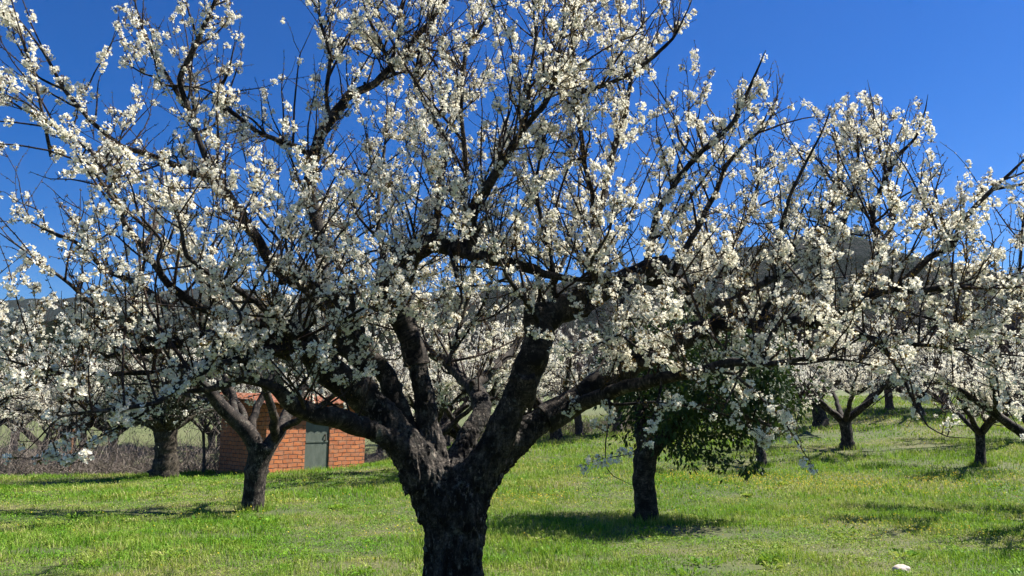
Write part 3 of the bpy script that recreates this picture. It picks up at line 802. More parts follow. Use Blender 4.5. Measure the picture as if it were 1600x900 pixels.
 'X1': [(540, 520, 11, 5.85), (505, 485, 10, 5.5), (470, 450, 9, 5.1), (450, 400, 7, 4.8), (442, 345, 5, 4.6)],
 'X2': [(620, 480, 11, 6.05), (640, 445, 10, 5.7), (652, 395, 9, 5.35), (640, 340, 7, 5.1), (622, 280, 5, 4.9)],
 'X3': [(505, 570, 11, 5.65), (520, 540, 10, 5.3), (540, 500, 9, 5.0), (575, 478, 7, 4.8), (612, 492, 5, 4.65)],
 'X4': [(845, 510, 11, 5.85), (820, 470, 10, 5.5), (792, 430, 9, 5.2), (772, 380, 7, 5.0), (765, 320, 5, 4.85)],
 'X5': [(915, 470, 11, 5.95), (930, 440, 10, 5.6), (925, 408, 9, 5.3), (950, 365, 7, 5.1), (962, 305, 5, 4.9)],
 'X6': [(1000, 430, 12, 6.2), (975, 465, 10, 5.8), (962, 508, 9, 5.5), (992, 540, 7, 5.25), (1045, 562, 5, 5.0)],
 'X7': [(1050, 440, 12, 6.25), (1088, 488, 10, 5.8), (1122, 535, 8, 5.4), (1170, 560, 5, 5.1)],
 'X8': [(435, 537, 11, 5.4), (432, 500, 9, 5.0), (408, 468, 7, 4.7), (375, 438, 5, 4.5)],
 'X9': [(480, 650, 10, 5.3), (468, 618, 8, 5.0), (450, 588, 7, 4.8), (472, 555, 5, 4.6)],
 'X10': [(700, 386, 9, 5.9), (712, 425, 8, 5.6), (722, 470, 6, 5.4), (702, 515, 4, 5.2)],
 'X11': [(1190, 500, 11, 5.95), (1178, 550, 9, 5.6), (1150, 600, 7, 5.4), (1128, 645, 5, 5.2)],
 'X12': [(640, 400, 10, 5.95), (600, 380, 9, 5.6), (560, 340, 7, 5.3), (545, 290, 5, 5.1)],
 'S1': [(700, 570, 10, 6.1), (715, 520, 9, 6.2), (735, 450, 8, 6.25), (745, 400, 6, 6.3), (760, 330, 4, 6.3)],
 'T1': [(752, 640, 30, 6.6), (735, 600, 26, 7.0), (700, 570, 22, 7.5), (640, 520, 17, 8.1), (570, 470, 12, 8.6), (520, 400, 8, 8.9), (500, 330, 5, 9.1)],
 'T2': [(742, 600, 26, 6.9), (770, 580, 22, 7.3), (800, 545, 17, 7.8), (840, 480, 13, 8.2), (880, 410, 9, 8.5), (900, 330, 6, 8.7), (910, 260, 4, 8.8)],
 'T3': [(640, 530, 24, 6.15), (625, 470, 18, 6.6), (600, 400, 13, 7.0), (590, 320, 9, 7.3), (600, 240, 6, 7.5), (610, 160, 4, 7.6)],
 'T4': [(1075, 455, 18, 6.35), (1110, 420, 15, 6.9), (1150, 370, 12, 7.4), (1180, 310, 8, 7.7), (1190, 240, 5, 7.9)],
 'T5': [(470, 545, 26, 5.6), (420, 500, 18, 6.2), (350, 450, 14, 6.8), (270, 390, 10, 7.3), (200, 330, 7, 7.6), (140, 260, 4, 7.8)],
 'T6': [(480, 550, 22, 5.5), (400, 470, 14, 5.0), (330, 430, 11, 4.7), (295, 400, 10, 4.6), (283, 357, 8, 4.55), (265, 300, 6, 4.5), (255, 240, 4, 4.5)],
}
env_top = [(-200, -200), (20, -120), (60, 60), (90, 110), (130, 120), (170, 60), (200, -60), (250, -200), (370, -120), (385, 70), (410, 120), (440, 40), (470, -120), (800, -200), (900, -120), (1060, -100), (1090, 0), (1105, 100), (1160, 110), (1195, 70), (1225, 110), (1260, 160), (1300, 150), (1345, 130), (1400, 170), (1445, 140), (1462, 190), (1490, 255), (1530, 255), (1600, 225), (1800, 180)]
env_bot = [(-200, 720), (0, 735), (100, 752), (200, 695), (290, 670), (380, 640), (450, 620), (560, 600), (640, 580), (720, 560), (800, 600), (860, 640), (890, 720), (960, 758), (1010, 720), (1090, 690), (1200, 705), (1280, 735), (1320, 640), (1380, 650), (1420, 690), (1520, 692), (1560, 670), (1600, 690), (1800, 690)]
def inside(p):
    x, y = project(p + HB)
    return (y > np.interp(x, *zip(*env_top))) & (y < np.interp(x, *zip(*env_bot)))
rng = np.random.default_rng(4)
n_clu = 0
for li, (key, pts) in enumerate(LIMBS.items()):
    P, Rr = spline(limbpath(pts), 0.025, 0.55)
    Rr = Rr * (0.85 if key[0] == 'W' else 0.72 if key in ('R2', 'R3', 'R') else 0.5 if key == 'Q' else 0.85 if key == 'B' else 1.0)
    togo = np.arange(len(P))[::-1] * 0.025
    if key[0] != 'V':
        Rr = np.maximum(Rr * np.interp(togo, [0, 0.12, 0.55], [0.22, 0.5, 1.0]), 0.0016)
    wob = np.stack([fbm(np.arange(len(P)) * 0.11, li * 3.7, k * 5.1, 3, 1) - 0.5 for k in range(3)], 1)
    P = P + wob * np.clip(Rr[:, None] * 1.9, 0.012, 0.055) * np.clip(np.arange(len(P)) / 8, 0, 1)[:, None]
    mb, mt, mf, ml = MB(), MB(), MB(), MB()
    tube(mb, P, Rr, 22 if Rr[0] > 0.05 else 10, 0.20 if Rr[0] > 0.04 else 0.12, seed=li)
    dens = {'A2': .55, 'A3': .5, 'A4': .58, 'A': .75, 'D': .72, 'T5': .42, 'T6': .5, 'E': .6, 'E2': .62, 'E3': .58, 'E4': .55, 'E5': .55, 'E6': .5, 'O2': .8, 'O3': .7, 'O4': .7, 'O': .8, 'M': .8, 'M2': .75, 'H': .8, 'R3': .7}.get(key, 0.62 if key[0] == 'X' else 0.85)
    thinw = key[0] in 'WV'
    if not thinw:                                     # stubs left by old pruning cuts
        for q in range(int(len(P) * 0.025 * 1.6)):
            i0 = rng.integers(2, len(P) - 2)
            if 0.022 < Rr[i0] < 0.075:
                hd = unit(np.cross(unit(P[i0 + 1] - P[i0 - 1]), rng.normal(size=3)) + np.array([0, 0, 0.35]))
                sr, sl_ = Rr[i0] * rng.uniform(0.35, 0.6), rng.uniform(0.4, 1.3) * Rr[i0]
                tube(mb, P[i0] + hd * (Rr[i0] * 0.5 + np.linspace(0, sl_ + Rr[i0] * 0.5, 5)[:, None]), sr * np.array([1.5, 1.25, 1.05, 1.0, 0.8]), 9, 0.08, seed=q)
    # side branches that leave the limb and carry shoots of their own
    paths = [(P, Rr)]
    if not thinw:
        arc = len(P) * 0.025
        for q in range(int(arc * 3.4 * dens) + 1):
            i0 = rng.integers(int(len(P) * 0.04), len(P))
            if Rr[i0] < 0.006 or (Rr[i0] > 0.05 and rng.random() < 0.45):
                continue
            Tn = unit(P[min(i0 + 1, len(P) - 1)] - P[i0 - 1])
            hd = unit(np.cross(Tn, rng.normal(size=3)) + Tn * rng.uniform(0, 0.7) + np.array([0, 0, rng.uniform(-0.1, 0.9)]))
            ln = rng.uniform(0.35, 1.15)
            r0 = min(Rr[i0] * 0.6, rng.uniform(0.006, 0.015))
            bend = rng.normal(size=3) * 0.25 + np.array([0, 0, 0.25])
            kn = rng.normal(size=(6, 3)) * 0.045
            kn[0] = 0
            ct = [[*(P[i0] + hd * ln * t_ + bend * ln * t_ ** 2 + kn[int(t_ * 5)] * ln), r0 * (1 - 0.8 * t_)] for t_ in np.linspace(0, 1, 6)]
            Pf, Rf = spline(ct, 0.03)
            if inside(Pf[-1:])[0] and inside(Pf[len(Pf) // 2][None])[0]:
                paths.append((Pf, Rf))
                tube(mb, Pf, Rf, 6, 0.08, seed=li + q)
    Q1l, r1l = [], []
    for pi, (Pp, Rp) in enumerate(paths if key[0] != 'V' else [(P[:1], Rr[:1])]):
        a_, b_ = spawn(Pp, Rp, rng, ((0.105 if pi == 0 else 0.085) if not thinw else 0.13) / dens, 0.08, (0.72 if pi == 0 else 0.42) if not thinw else 0.25, 0.07, 8, up=0.7)
        Q1l.append(a_)
        r1l.append(b_)
    if not thinw:                                     # long straight upright shoots
        a_, b_ = spawn(P, Rr, rng, 0.17 / dens, 0.35, 1.45, 0.075, 8, up=1.5, fwd=0.5, curl=0.12)
        Q1l.append(a_)
        r1l.append(b_)
    Q1, r1 = np.concatenate(Q1l), np.concatenate(r1l)
    keep = inside(Q1[:, -1]) & inside(Q1[:, 4])
    cut = ~keep & inside(Q1[:, 0])                    # too long for its place: keep the stem short
    Qs, rs = Q1[cut], r1[cut]
    Qs = Qs[:, :1] + (Qs - Qs[:, :1]) * rng.uniform(0.25, 0.7, (len(Qs), 1, 1))
    ks = inside(Qs[:, -1])
    Q1, r1 = np.concatenate([Q1[keep], Qs[ks]]), np.concatenate([r1[keep], rs[ks] * 0.8])
    Q2, r2 = np.zeros((0, 6, 3)), np.zeros((0, 6))
    if len(Q1):
        idx = rng.integers(0, len(Q1), int(len(Q1) * 1.3))
        kk = rng.integers(1, 7, len(idx))
        B = Q1[idx, kk]
        T = unit(Q1[idx, kk + 1] - Q1[idx, kk])
        pr = unit(np.cross(T, rng.normal(size=T.shape)))
        d = unit(T * rng.uniform(0.2, 1, (len(idx), 1)) + pr + np.array([0, 0, 0.5]) * rng.random((len(idx), 1)))
        L0 = np.linalg.norm(Q1[idx, -1] - Q1[idx, 0], axis=1)
        Q2, r2 = shoots(B, d, np.clip(L0 * rng.uniform(0.15, 0.6, len(idx)), 0.04, 0.30), np.full(len(idx), 0.0032), rng, 6, 0.2, 0.0014)
        k2 = inside(Q2[:, -1])
        Q2, r2 = Q2[k2], r2[k2]
    tubes(mt, Q1, r1, 5)
    tubes(mt, Q2, r2, 4)
    pc, tc = [np.zeros((0, 3))], [np.zeros((0, 3))]
    for pi, (Pp, Rp) in enumerate(paths):
        sel = (Rp < 0.026) & (rng.random(len(Pp)) < (0.5 if thinw or key in ('C2', 'R2') or (key == 'C' and pi == 0) else 0.24)) & (noise3(np.arange(len(Pp)) * 0.13, li, pi * 1.7, 6) > 0.36)
        pc.append(Pp[sel])
        tc.append(unit(np.gradient(Pp, axis=0))[sel])
    pc, tc = np.concatenate(pc), np.concatenate(tc)
    p1, t1, o1, s1 = along(Q1, r1, rng, 0.042, 0.44)
    p2, t2, o2, s2 = along(Q2, r2, rng, 0.042, 0.37)
    pa, ta = np.concatenate([pc, p1, p2]), np.concatenate([tc, t1, t2])
    ki = inside(pa)
    pa, ta = pa[ki], ta[ki]
    n_clu += len(pa)
    bloom(mf, ml, pa, ta, rng, 0.0136, 13, 0.032, 5, (0, 1), 8.0)
    buds(ml, np.concatenate([o1, o2]), np.concatenate([s1, s2]), rng)
    lo = mb.build("limb", M_bark_limb, hero, True)
    for o in (mt.build("twigs", M_bark_twig, lo, True), mf.build("blossom", [M_petal, M_stamen], lo), ml.build("buds", M_bract, lo)):
        if o:
            tag(o, kind="stuff")
print("hero clusters", n_clu)

# ------------------------------------------------------------------ orchard trees behind
def vase(rng, H=3.2, spread=1.9, tr=0.17, th=0.95, nl=5):
    """limb paths of a pruned, vase-shaped orchard cherry in local space"""
    lean = rng.normal(size=2) * 0.08
    top = np.array([lean[0], lean[1], th])
    trunk = [[0, 0, -0.15, tr * 1.9], [0, 0, 0.0, tr * 1.5], [0, 0, 0.14, tr * 1.1], [lean[0] * 0.5 + 0.02, lean[1] * 0.5, th * 0.5, tr * 0.95], [*top, tr * 1.0]]
    limbs = []
    a0 = rng.uniform(0, 6.28)
    for k in range(nl):
        a = a0 + 2 * np.pi * (k + rng.uniform(-0.25, 0.25)) / nl
        s, h = spread * rng.uniform(0.75, 1.1), (H - th) * rng.uniform(0.55, 0.95)
        r0 = tr * rng.uniform(0.5, 0.68)
        dh = np.array([math.cos(a), math.sin(a)])
        pts = []
        for t_ in np.linspace(0, 1, 7):
            rad = s * (t_ ** 0.85)
            pts.append([*(top[:2] + dh * rad + rng.normal(size=2) * 0.06 * t_), th - 0.12 + 0.12 * min(1, t_ * 6) + h * t_ ** 1.15 + rng.normal() * 0.04 * t_, r0 * (1 - t_) ** 0.9 + 0.006])
        limbs.append(pts)
        for q in range(rng.integers(2, 4)):
            i0 = rng.integers(1, 5)
            st = np.array(pts[i0])
            da = a + rng.choice([-1, 1]) * rng.uniform(0.4, 1.1)
            l2 = rng.uniform(0.7, 1.3) * spread / 1.9
            limbs.append([[*(st[:3] + np.array([math.cos(da), math.sin(da), rng.uniform(0.25, 0.9)]) * l2 * t_), st[3] * 0.65 * (1 - t_) + 0.005] for t_ in np.linspace(0, 1, 5)])
    return trunk, limbs

def orchard_tree(name, trunk, limbs, rng, blossom=1.0, far=1.0, twig=1.0, wood=None, tw=None, cat_label=None, grp=None, droop=0.75, lmax=0.8):
    root = empty(name)
    wood, tw = wood or M_bark_limb, tw or M_bark_twig
    mb, ml_, mt, mf, mlf = MB(), MB(), MB(), MB(), MB()
    P, Rr = spline(trunk, 0.05)
    tube(mb, P, Rr, 16, 0.10, seed=rng.integers(99))
    for li, L_ in enumerate(limbs):
        P, Rr = spline(L_, 0.05)
        P = P + np.stack([fbm(np.arange(len(P)) * 0.3, li * 3.1, k * 7.0, 2, 6) - 0.5 for k in range(3)], 1) * np.clip(np.arange(len(P)) / 6, 0, 1)[:, None] * 0.05
        tube(ml_, P, Rr, 8, 0.08, seed=li)
        Q1, r1 = spawn(P, Rr, rng, 0.085 / twig, 0.15, lmax, 0.06, 6, up=droop, r0=(0.004 * far, 0.008 * far), tip=0.0022 * far)
        ix = rng.integers(0, len(Q1), int(len(Q1) * 2.0)) if len(Q1) else np.zeros(0, int)
        kk = rng.integers(1, 5, len(ix))
        T = unit(Q1[ix, kk + 1] - Q1[ix, kk])
        d = unit(T + unit(np.cross(T, rng.normal(size=T.shape))) * 0.9 + np.array([0, 0, 0.25]))
        Q2, r2 = shoots(Q1[ix, kk], d, rng.uniform(0.07, 0.34, len(ix)), np.full(len(ix), 0.0034 * far), rng, 4, 0.15, 0.002 * far)
        tubes(mt, Q1, r1, 4)
        tubes(mt, Q2, r2, 3)
        if blossom > 0:
            p1, t1, _, _ = along(Q1, r1, rng, 0.07, 0.62 * blossom)
            p2, t2, _, _ = along(Q2, r2, rng, 0.07, 0.52 * blossom)
            bloom(mf, mlf, np.concatenate([p1, p2]), np.concatenate([t1, t2]), rng, 0.021, 9, 0.042, 3, (0, None), 2.0)
    mb.build("trunk", M_bark_trunk if wood is M_bark_limb else wood, root, True)
    lo = ml_.build("limbs", wood, root, True)
    for o in (mt.build("twigs", tw, root, True), mf.build("blossom", [M_petal], root), mlf.build("buds", M_bract, root)):
        if o:
            tag(o, kind="stuff")
    return root

GRP = "orchard trees standing behind the big cherry"
def place(root, px, py, rz, sc, label, first, group=GRP, dz=0.0):
    p, _ = ground_px(px, py)
    if first:
        root.location, root.rotation_euler, root.scale = (p[0], p[1], p[2] + dz), (0, 0, rz), (sc,) * 3
        root["group"] = group
        tag(root, label, "tree")
        return root
    return dup(root, (p[0], p[1], p[2] + dz), rz, sc, label, group)

# the two nearest orchard trees have their own traced trunks
def local_path(base, pts):
    out = []
    for px, py, w, dY in pts:
        p, t_ = at(px, py, base[1] + dY)
        out.append([*(p - base), w / 2 / F * t_])
    return out
bl, _ = ground_px(396, 799)
rg = np.random.default_rng(21)
tk = local_path(bl, [(396, 825, 48, 0), (395, 800, 37, 0), (397, 765, 33, 0), (401, 735, 33, 0), (408, 705, 38, 0), (411, 692, 36, 0)])
lm = [local_path(bl, [(430, 690, 16, 0.05), (425, 640, 13, -0.4), (400, 580, 10, -0.9), (370, 520, 7, -1.2), (350, 470, 4, -1.3)]),
      local_path(bl, [(388, 678, 15, -0.05), (370, 630, 12, 0.4), (300, 560, 9, 1.0), (240, 500, 6, 1.4), (200, 460, 4, 1.6)]),
      local_path(bl, [(436, 676, 14, 0.1), (470, 620, 11, 0.9), (540, 560, 9, 1.5), (610, 510, 6, 1.9), (660, 480, 4, 2.0)]),
      local_path(bl, [(345, 634, 12, -0.2), (290, 590, 9, 0.3), (200, 550, 7, 0.7), (120, 520, 4, 1.0)]),
      local_path(bl, [(408, 715, 27, 0), (388, 678, 26, -0.05), (368, 655, 24, -0.1), (345, 634, 21, -0.2), (320, 605, 16, -0.4), (280, 580, 11, -0.6), (235, 545, 6, -0.8)]),
      local_path(bl, [(412, 712, 24, 0), (425, 690, 23, 0.05), (436, 676, 21, 0.1), (450, 640, 13, 0.5), (480, 590, 10, 0.8), (500, 530, 7, 1.1), (520, 480, 4, 1.2)]),
      local_path(bl, [(392, 685, 14, -0.05), (400, 640, 12, 0.3), (425, 590, 10, 0.6), (440, 530, 7, 0.8), (450, 470, 4, 0.9)]),
      local_path(bl, [(368, 655, 14, -0.1), (360, 610, 11, 0.3), (340, 560, 8, 0.6), (320, 500, 5, 0.9)]),
      local_path(bl, [(345, 634, 10, -0.2), (300, 620, 8, 0.1), (255, 600, 6, 0.3), (210, 590, 4, 0.4)]),
      local_path(bl, [(440, 670, 12, 0.1), (490, 640, 9, -0.2), (540, 600, 7, -0.4), (580, 560, 4, -0.5)])]
t_ = orchard_tree("cherry_tree", tk, lm, rg, 1.0, 1.3, 1.6)
t_.location = tuple(bl)
tag(t_, "low cherry tree with a forked dark trunk in front of the brick shed", "tree", GRP)

kinds = []
for sd, H, sp, tr, th, nl, bf in ((31, 3.5, 2.1, 0.17, 0.9, 6, 1.5), (32, 3.8, 2.4, 0.20, 1.0, 6, 1.5), (33, 2.7, 1.5, 0.11, 0.85, 4, 0.6), (34, 3.9, 2.6, 0.16, 0.7, 7, 1.5)):
    rg = np.random.default_rng(sd)
    a_, b_ = vase(rg, H, sp, tr, th, nl)
    kinds.append(orchard_tree("cherry_tree", a_, b_, rg, bf, 1.6, 1.5))
for sd, H, sp, tr in ((41, 4.6, 2.3, 0.17), (42, 5.0, 2.6, 0.20)):
    rg = np.random.default_rng(sd)
    a_, b_ = vase(rg, H, sp, tr, 1.0, 6)
    kinds.append(orchard_tree("bare_tree", a_, b_, rg, 0.0, 2.4, 2.2, M_bark_grey, M_bark_grey, lmax=1.3))
seen = set()
spots = [
 (3, 105, 716, 0.9, 1.75, "tallest white cherry tree beyond the brushwood at the left"),
 (1, 262, 708, 5.6, 1.7, "tall white cherry tree beyond the brushwood behind the sapling"),
 (3, 545, 706, 2.5, 1.6, "tall white cherry tree behind the shed's right corner"),
 (1, 690, 697, 0.2, 1.6, "tall white cherry tree at the back of the meadow straight behind the big trunk"),
 (3, 870, 690, 4.2, 1.5, "tall white cherry tree at the back of the meadow left of the dark evergreen"),
 (0, 1325, 702, 0.3, 1.0, "cherry tree forking low into two limbs on the bare patch of the right meadow"),
 (2, 1533, 728, 1.0, 1.0, "slim young cherry tree with sparse blossom at the far right of the meadow"),
 (1, 1283, 667, 2.0, 1.25, "thick-trunked cherry tree on the right rise beyond the dark evergreen"),
 (3, 1437, 650, 4.0, 1.1, "cherry tree between the forked one and the slim young one, further up the rise"),
 (3, 592, 713, 1.2, 1.1, "cherry tree just right of the brick shed, trunk half hidden by the big one"),
 (0, 722, 738, 3.2, 1.05, "pale-stemmed cherry tree seen through the fork of the big trunk"),
 (0, 668, 744, 4.9, 1.0, "cherry tree whose trunk is hidden behind the big trunk, blossom filling its left fork"),
 (2, 1191, 729, 2.2, 1.05, "cherry tree with a short dark trunk half hidden behind the dark evergreen"),
 (1, 815, 692, 5.1, 1.05, "cherry tree at the back of the meadow behind the big tree's right limb"),
 (0, 640, 692, 2.4, 1.2, "cherry tree at the back of the meadow behind the big tree's left fork"),
 (1, 1620, 690, 0.8, 1.0, "cherry tree cut off by the right edge of the photo"),
 (3, 60, 722, 2.2, 1.35, "white cherry tree beyond the brushwood at the far left"),
 (1, 175, 715, 4.4, 1.3, "white cherry tree beyond the brushwood behind the olive tree"),
 (1, -60, 728, 5.4, 1.4, "white cherry tree beyond the brushwood cut off by the left edge"),
 (0, 330, 708, 0.5, 1.3, "white cherry tree behind the left corner of the brick shed"),
 (1, -170, 800, 1.7, 1.0, "cherry tree off to the left whose white branches reach in at the left edge"),
 (0, 1700, 812, 2.9, 1.0, "cherry tree off to the right whose white branches reach in at the right edge"),
 (3, 470, 715, 3.3, 1.25, "white cherry tree rising behind the brick shed's roof"),
 (0, 770, 700, 1.9, 1.15, "cherry tree in the back row seen between the big tree's two upright limbs"),
 (4, 905, 680, 0.4, 1.0, "bare grey tree at the back of the meadow right of the big trunk"),
 (5, 965, 676, 2.4, 1.0, "bare grey tree behind the dark evergreen's left side"),
 (4, 1390, 640, 1.4, 1.0, "bare grey tree at the top of the rise behind the forked cherry"),
 (5, 1480, 640, 3.0, 1.0, "bare grey tree at the top of the rise behind the slim young cherry"),
 (4, 1560, 642, 5.0, 1.05, "bare grey tree at the top of the rise near the right edge"),
 (5, 1650, 645, 1.0, 1.0, "bare grey tree at the top of the rise cut off by the right edge"),
 (5, 1210, 646, 4.0, 1.0, "bare grey tree at the top of the rise behind the dark evergreen"),
 (4, 800, 676, 4.0, 1.0, "bare grey tree behind the blossoming ones at the meadow's centre"),
 (5, 250, 700, 2.0, 1.2, "bare grey tree beyond the brushwood left of the shed"),
 (4, 130, 703, 0.6, 1.2, "bare grey tree beyond the brushwood above the orange stake"),
 (5, 345, 702, 4.4, 1.1, "bare grey tree beyond the brushwood close to the shed's left wall"),
 (4, 20, 705, 3.0, 1.3, "bare grey tree beyond the brushwood at the left edge"),
]
for k, px, py, rz, sc, lab in spots:
    place(kinds[k], px, py, rz, sc, lab, k not in seen)
    seen.add(k)

# ------------------------------------------------------------------ evergreen and olive
M_dark_leaf = thin("dark_evergreen_leaf", [(0, (0.014, 0.034, 0.010)), (0.6, (0.026, 0.056, 0.014)), (1, (0.050, 0.085, 0.020))], 0.12, (0.09, 0.15, 0.02), 0.55, 0.25)
M_olive_leaf = thin("olive_leaf", [(0, (0.055, 0.068, 0.036)), (0.6, (0.085, 0.10, 0.06)), (1, (0.14, 0.155, 0.11))], 0.1, (0.1, 0.12, 0.05), 0.5, 0.4)
def leafy_tree(name, loc, H, rad, zlo, tr, th, nclump, nleaf, L_, W_, leafm, woodm, rng, label, droop=0.2, cl=0.5, thick=1.0, cen=(0, 0), wood=None, extra=()):
    root = empty(name, tuple(loc))
    tag(root, label, "tree", GRP)
    mb = MB()
    lean = rng.normal(size=2) * 0.15
    P, Rr = spline(wood[0], 0.05) if wood else spline([[0, 0, -0.2, tr * 1.4], [0, 0, 0.02, tr * 1.2], [lean[0] * .5, lean[1] * .5, th * .5, tr * 0.95], [*lean, th, tr * 0.9]], 0.05)
    tube(mb, P, Rr, 18, 0.22 * thick, seed=int(rng.integers(50)))
    mb.build("trunk", woodm, root, True)
    cz, hz = (H + zlo) / 2, (H - zlo) / 2
    ml, mw = MB(), MB()
    C = []
    while len(C) < nclump:
        q = rng.uniform(-1, 1, 3)
        if 0.25 < np.linalg.norm(q) < 1:
            C.append(q * np.array([rad, rad, hz]) * (0.9 + 0.2 * rng.random()) + np.array([lean[0] + cen[0], lean[1] + cen[1], cz]))
    C = np.array(C + [np.array(e) for e in extra])
    nclump = len(C)
    W_ends = [np.array([lean[0], lean[1], th - 0.1])]
    if wood:
        W_ends = []
        for k, L0 in enumerate(wood[1]):
            P, Rr = spline(L0, 0.05)
            tube(mw, P, Rr, 10, 0.12, seed=k)
            W_ends += list(P[len(P) // 3::4])
        W_ends = np.array(W_ends)
    for c in C[:: max(1, len(C) // 90)]:
        s = W_ends[np.argmin(np.linalg.norm(np.asarray(W_ends) - c, axis=1))]
        mid = s * 0.5 + c * 0.5 + np.array([0, 0, 0.15])
        P, Rr = spline([[*s, tr * (0.12 if wood else 0.35)], [*mid, tr * (0.08 if wood else 0.16)], [*c, 0.005]], 0.12)
        tube(mw, P, Rr, 6, 0.05)
    own = np.repeat(np.arange(nclump), nleaf)
    off = unit(rng.normal(size=(len(own), 3))) * (rng.random((len(own), 1)) ** 0.5) * cl * rng.uniform(0.5, 1.2, nclump)[own][:, None]
    d = unit(unit(off) + rng.normal(size=off.shape) * 0.5 + np.array([0, 0, -droop]))
    leaves(ml, C[own] + off, d, L_ * rng.uniform(0.6, 1.2, len(own)), W_ * rng.uniform(0.7, 1.2, len(own)), rng)
    mw.build("limbs", woodm, root, True)
    ml.build("crown", leafm, root)
    return root
bm_, _ = ground_px(1011, 817)
tk = local_path(bm_, [(1012, 840, 46, 0), (1011, 815, 38, 0), (1008, 780, 34, 0), (1006, 745, 33, 0), (1009, 712, 36, 0), (1012, 700, 32, 0)])
lm = [local_path(bm_, [(1010, 712, 26, 0), (1003, 680, 22, 0), (1000, 640, 18, 0.2), (990, 590, 13, 0.4), (985, 540, 8, 0.5)]),
      local_path(bm_, [(1015, 708, 25, 0), (1036, 685, 21, -0.1), (1060, 655, 17, -0.1), (1095, 620, 13, 0.1), (1140, 580, 9, 0.3), (1180, 550, 5, 0.4)]),
      local_path(bm_, [(1008, 700, 16, 0.1), (1030, 640, 14, 0.6), (1060, 580, 10, 1.0), (1090, 530, 6, 1.2)]),
      local_path(bm_, [(1060, 655, 14, -0.1), (1110, 640, 11, -0.3), (1160, 650, 8, -0.4), (1215, 670, 5, -0.4)])]
leafy_tree("evergreen_tree", bm_, 3.35, 1.45, 1.05, 0.13, 1.2, 250, 62, 0.105, 0.046, M_dark_leaf, M_bark_limb, np.random.default_rng(51), "dark green evergreen tree with a straight trunk and a dark pool of shade beneath", 0.8, 0.36, cen=(1.0, 0.35), wood=(tk, lm),
           extra=[(1.35, -0.1, 0.95), (1.05, -0.2, 0.98), (1.65, 0.1, 0.85), (0.6, -0.1, 1.1)])
po, _ = ground_px(257, 747)
leafy_tree("olive_tree", po, 4.2, 2.3, 1.25, 0.32, 1.3, 200, 60, 0.085, 0.024, M_olive_leaf, M_bark_olive, np.random.default_rng(53), "old olive tree with a stout fluted trunk and grey-green leaves at the left bank", 0.3, 0.5)
ps, _ = ground_px(318, 741)
rg = np.random.default_rng(60)
a_, b_ = vase(rg, 2.6, 0.7, 0.045, 1.3, 4)
t_ = orchard_tree("sapling", a_, b_, rg, 0.0, 1.6, 1.0, M_bark_grey, M_bark_grey, lmax=0.5)
t_.location = tuple(ps)
tag(t_, "thin bare sapling between the olive tree and the brick shed", "tree")

# ------------------------------------------------------------------ stake, stone
m, t, N, L, p = mat("orange_stake_wood")
L.new(ramp(t, noise(t, mapping(t, objco(t), (30, 30, 4)), 1, 4), [(0.3, (0.30, 0.13, 0.05)), (0.7, (0.42, 0.22, 0.10))]), p.inputs["Base Color"])
p.inputs["Roughness"].default_value = 0.85
pk = at(110, 690, 27.5)[0]
gz_ = float(terrain(pk[0], pk[1]))
mb = MB()
zt = at(110, 671, 27.5)[0][2] - gz_
tube(mb, np.array([(0.01 * k, 0, zz) for k, zz in enumerate(np.linspace(-0.4, zt, 8))]), np.array([0.05, 0.05, 0.05, 0.05, 0.048, 0.047, 0.046, 0.03]), 8, 0.05)
o = mb.build("stake", m)
o.location = (pk[0], pk[1], gz_)
tag(o, "thin orange wooden stake standing in the grey brushwood", "stake")

m, t, N, L, p = mat("pale_stone")
L.new(ramp(t, noise(t, objco(t), 12, 6, 0.7), [(0.3, (0.42, 0.33, 0.26)), (0.6, (0.62, 0.54, 0.46))]), p.inputs["Base Color"])
p.inputs["Roughness"].default_value = 0.9
pk, _ = ground_px(1408, 893)
th_, ph_ = np.meshgrid(np.linspace(0, np.pi, 18), np.linspace(0, 2 * np.pi, 28, endpoint=False), indexing='ij')
d = np.stack([np.sin(th_) * np.cos(ph_), np.sin(th_) * np.sin(ph_), np.cos(th_)], -1)
rr = 0.09 * (0.7 + 0.6 * fbm(d[..., 0] * 1.6, d[..., 1] * 1.6, d[..., 2] * 1.6, 4, 12))
v = d * rr[..., None] * np.array([1.0, 0.8, 0.62])
i, j = np.meshgrid(np.arange(17), np.arange(28), indexing='ij')
mb = MB()
mb.add(v.reshape(-1, 3), np.stack([i * 28 + j, (i + 1) * 28 + j, (i + 1) * 28 + (j + 1) % 28, i * 28 + (j + 1) % 28], -1).reshape(-1, 4))
o = mb.build("stone", m, None, True)
o.location = (pk[0], pk[1], pk[2] + 0.015)
tag(o, "pale stone lying in the grass at the bottom edge", "stone")

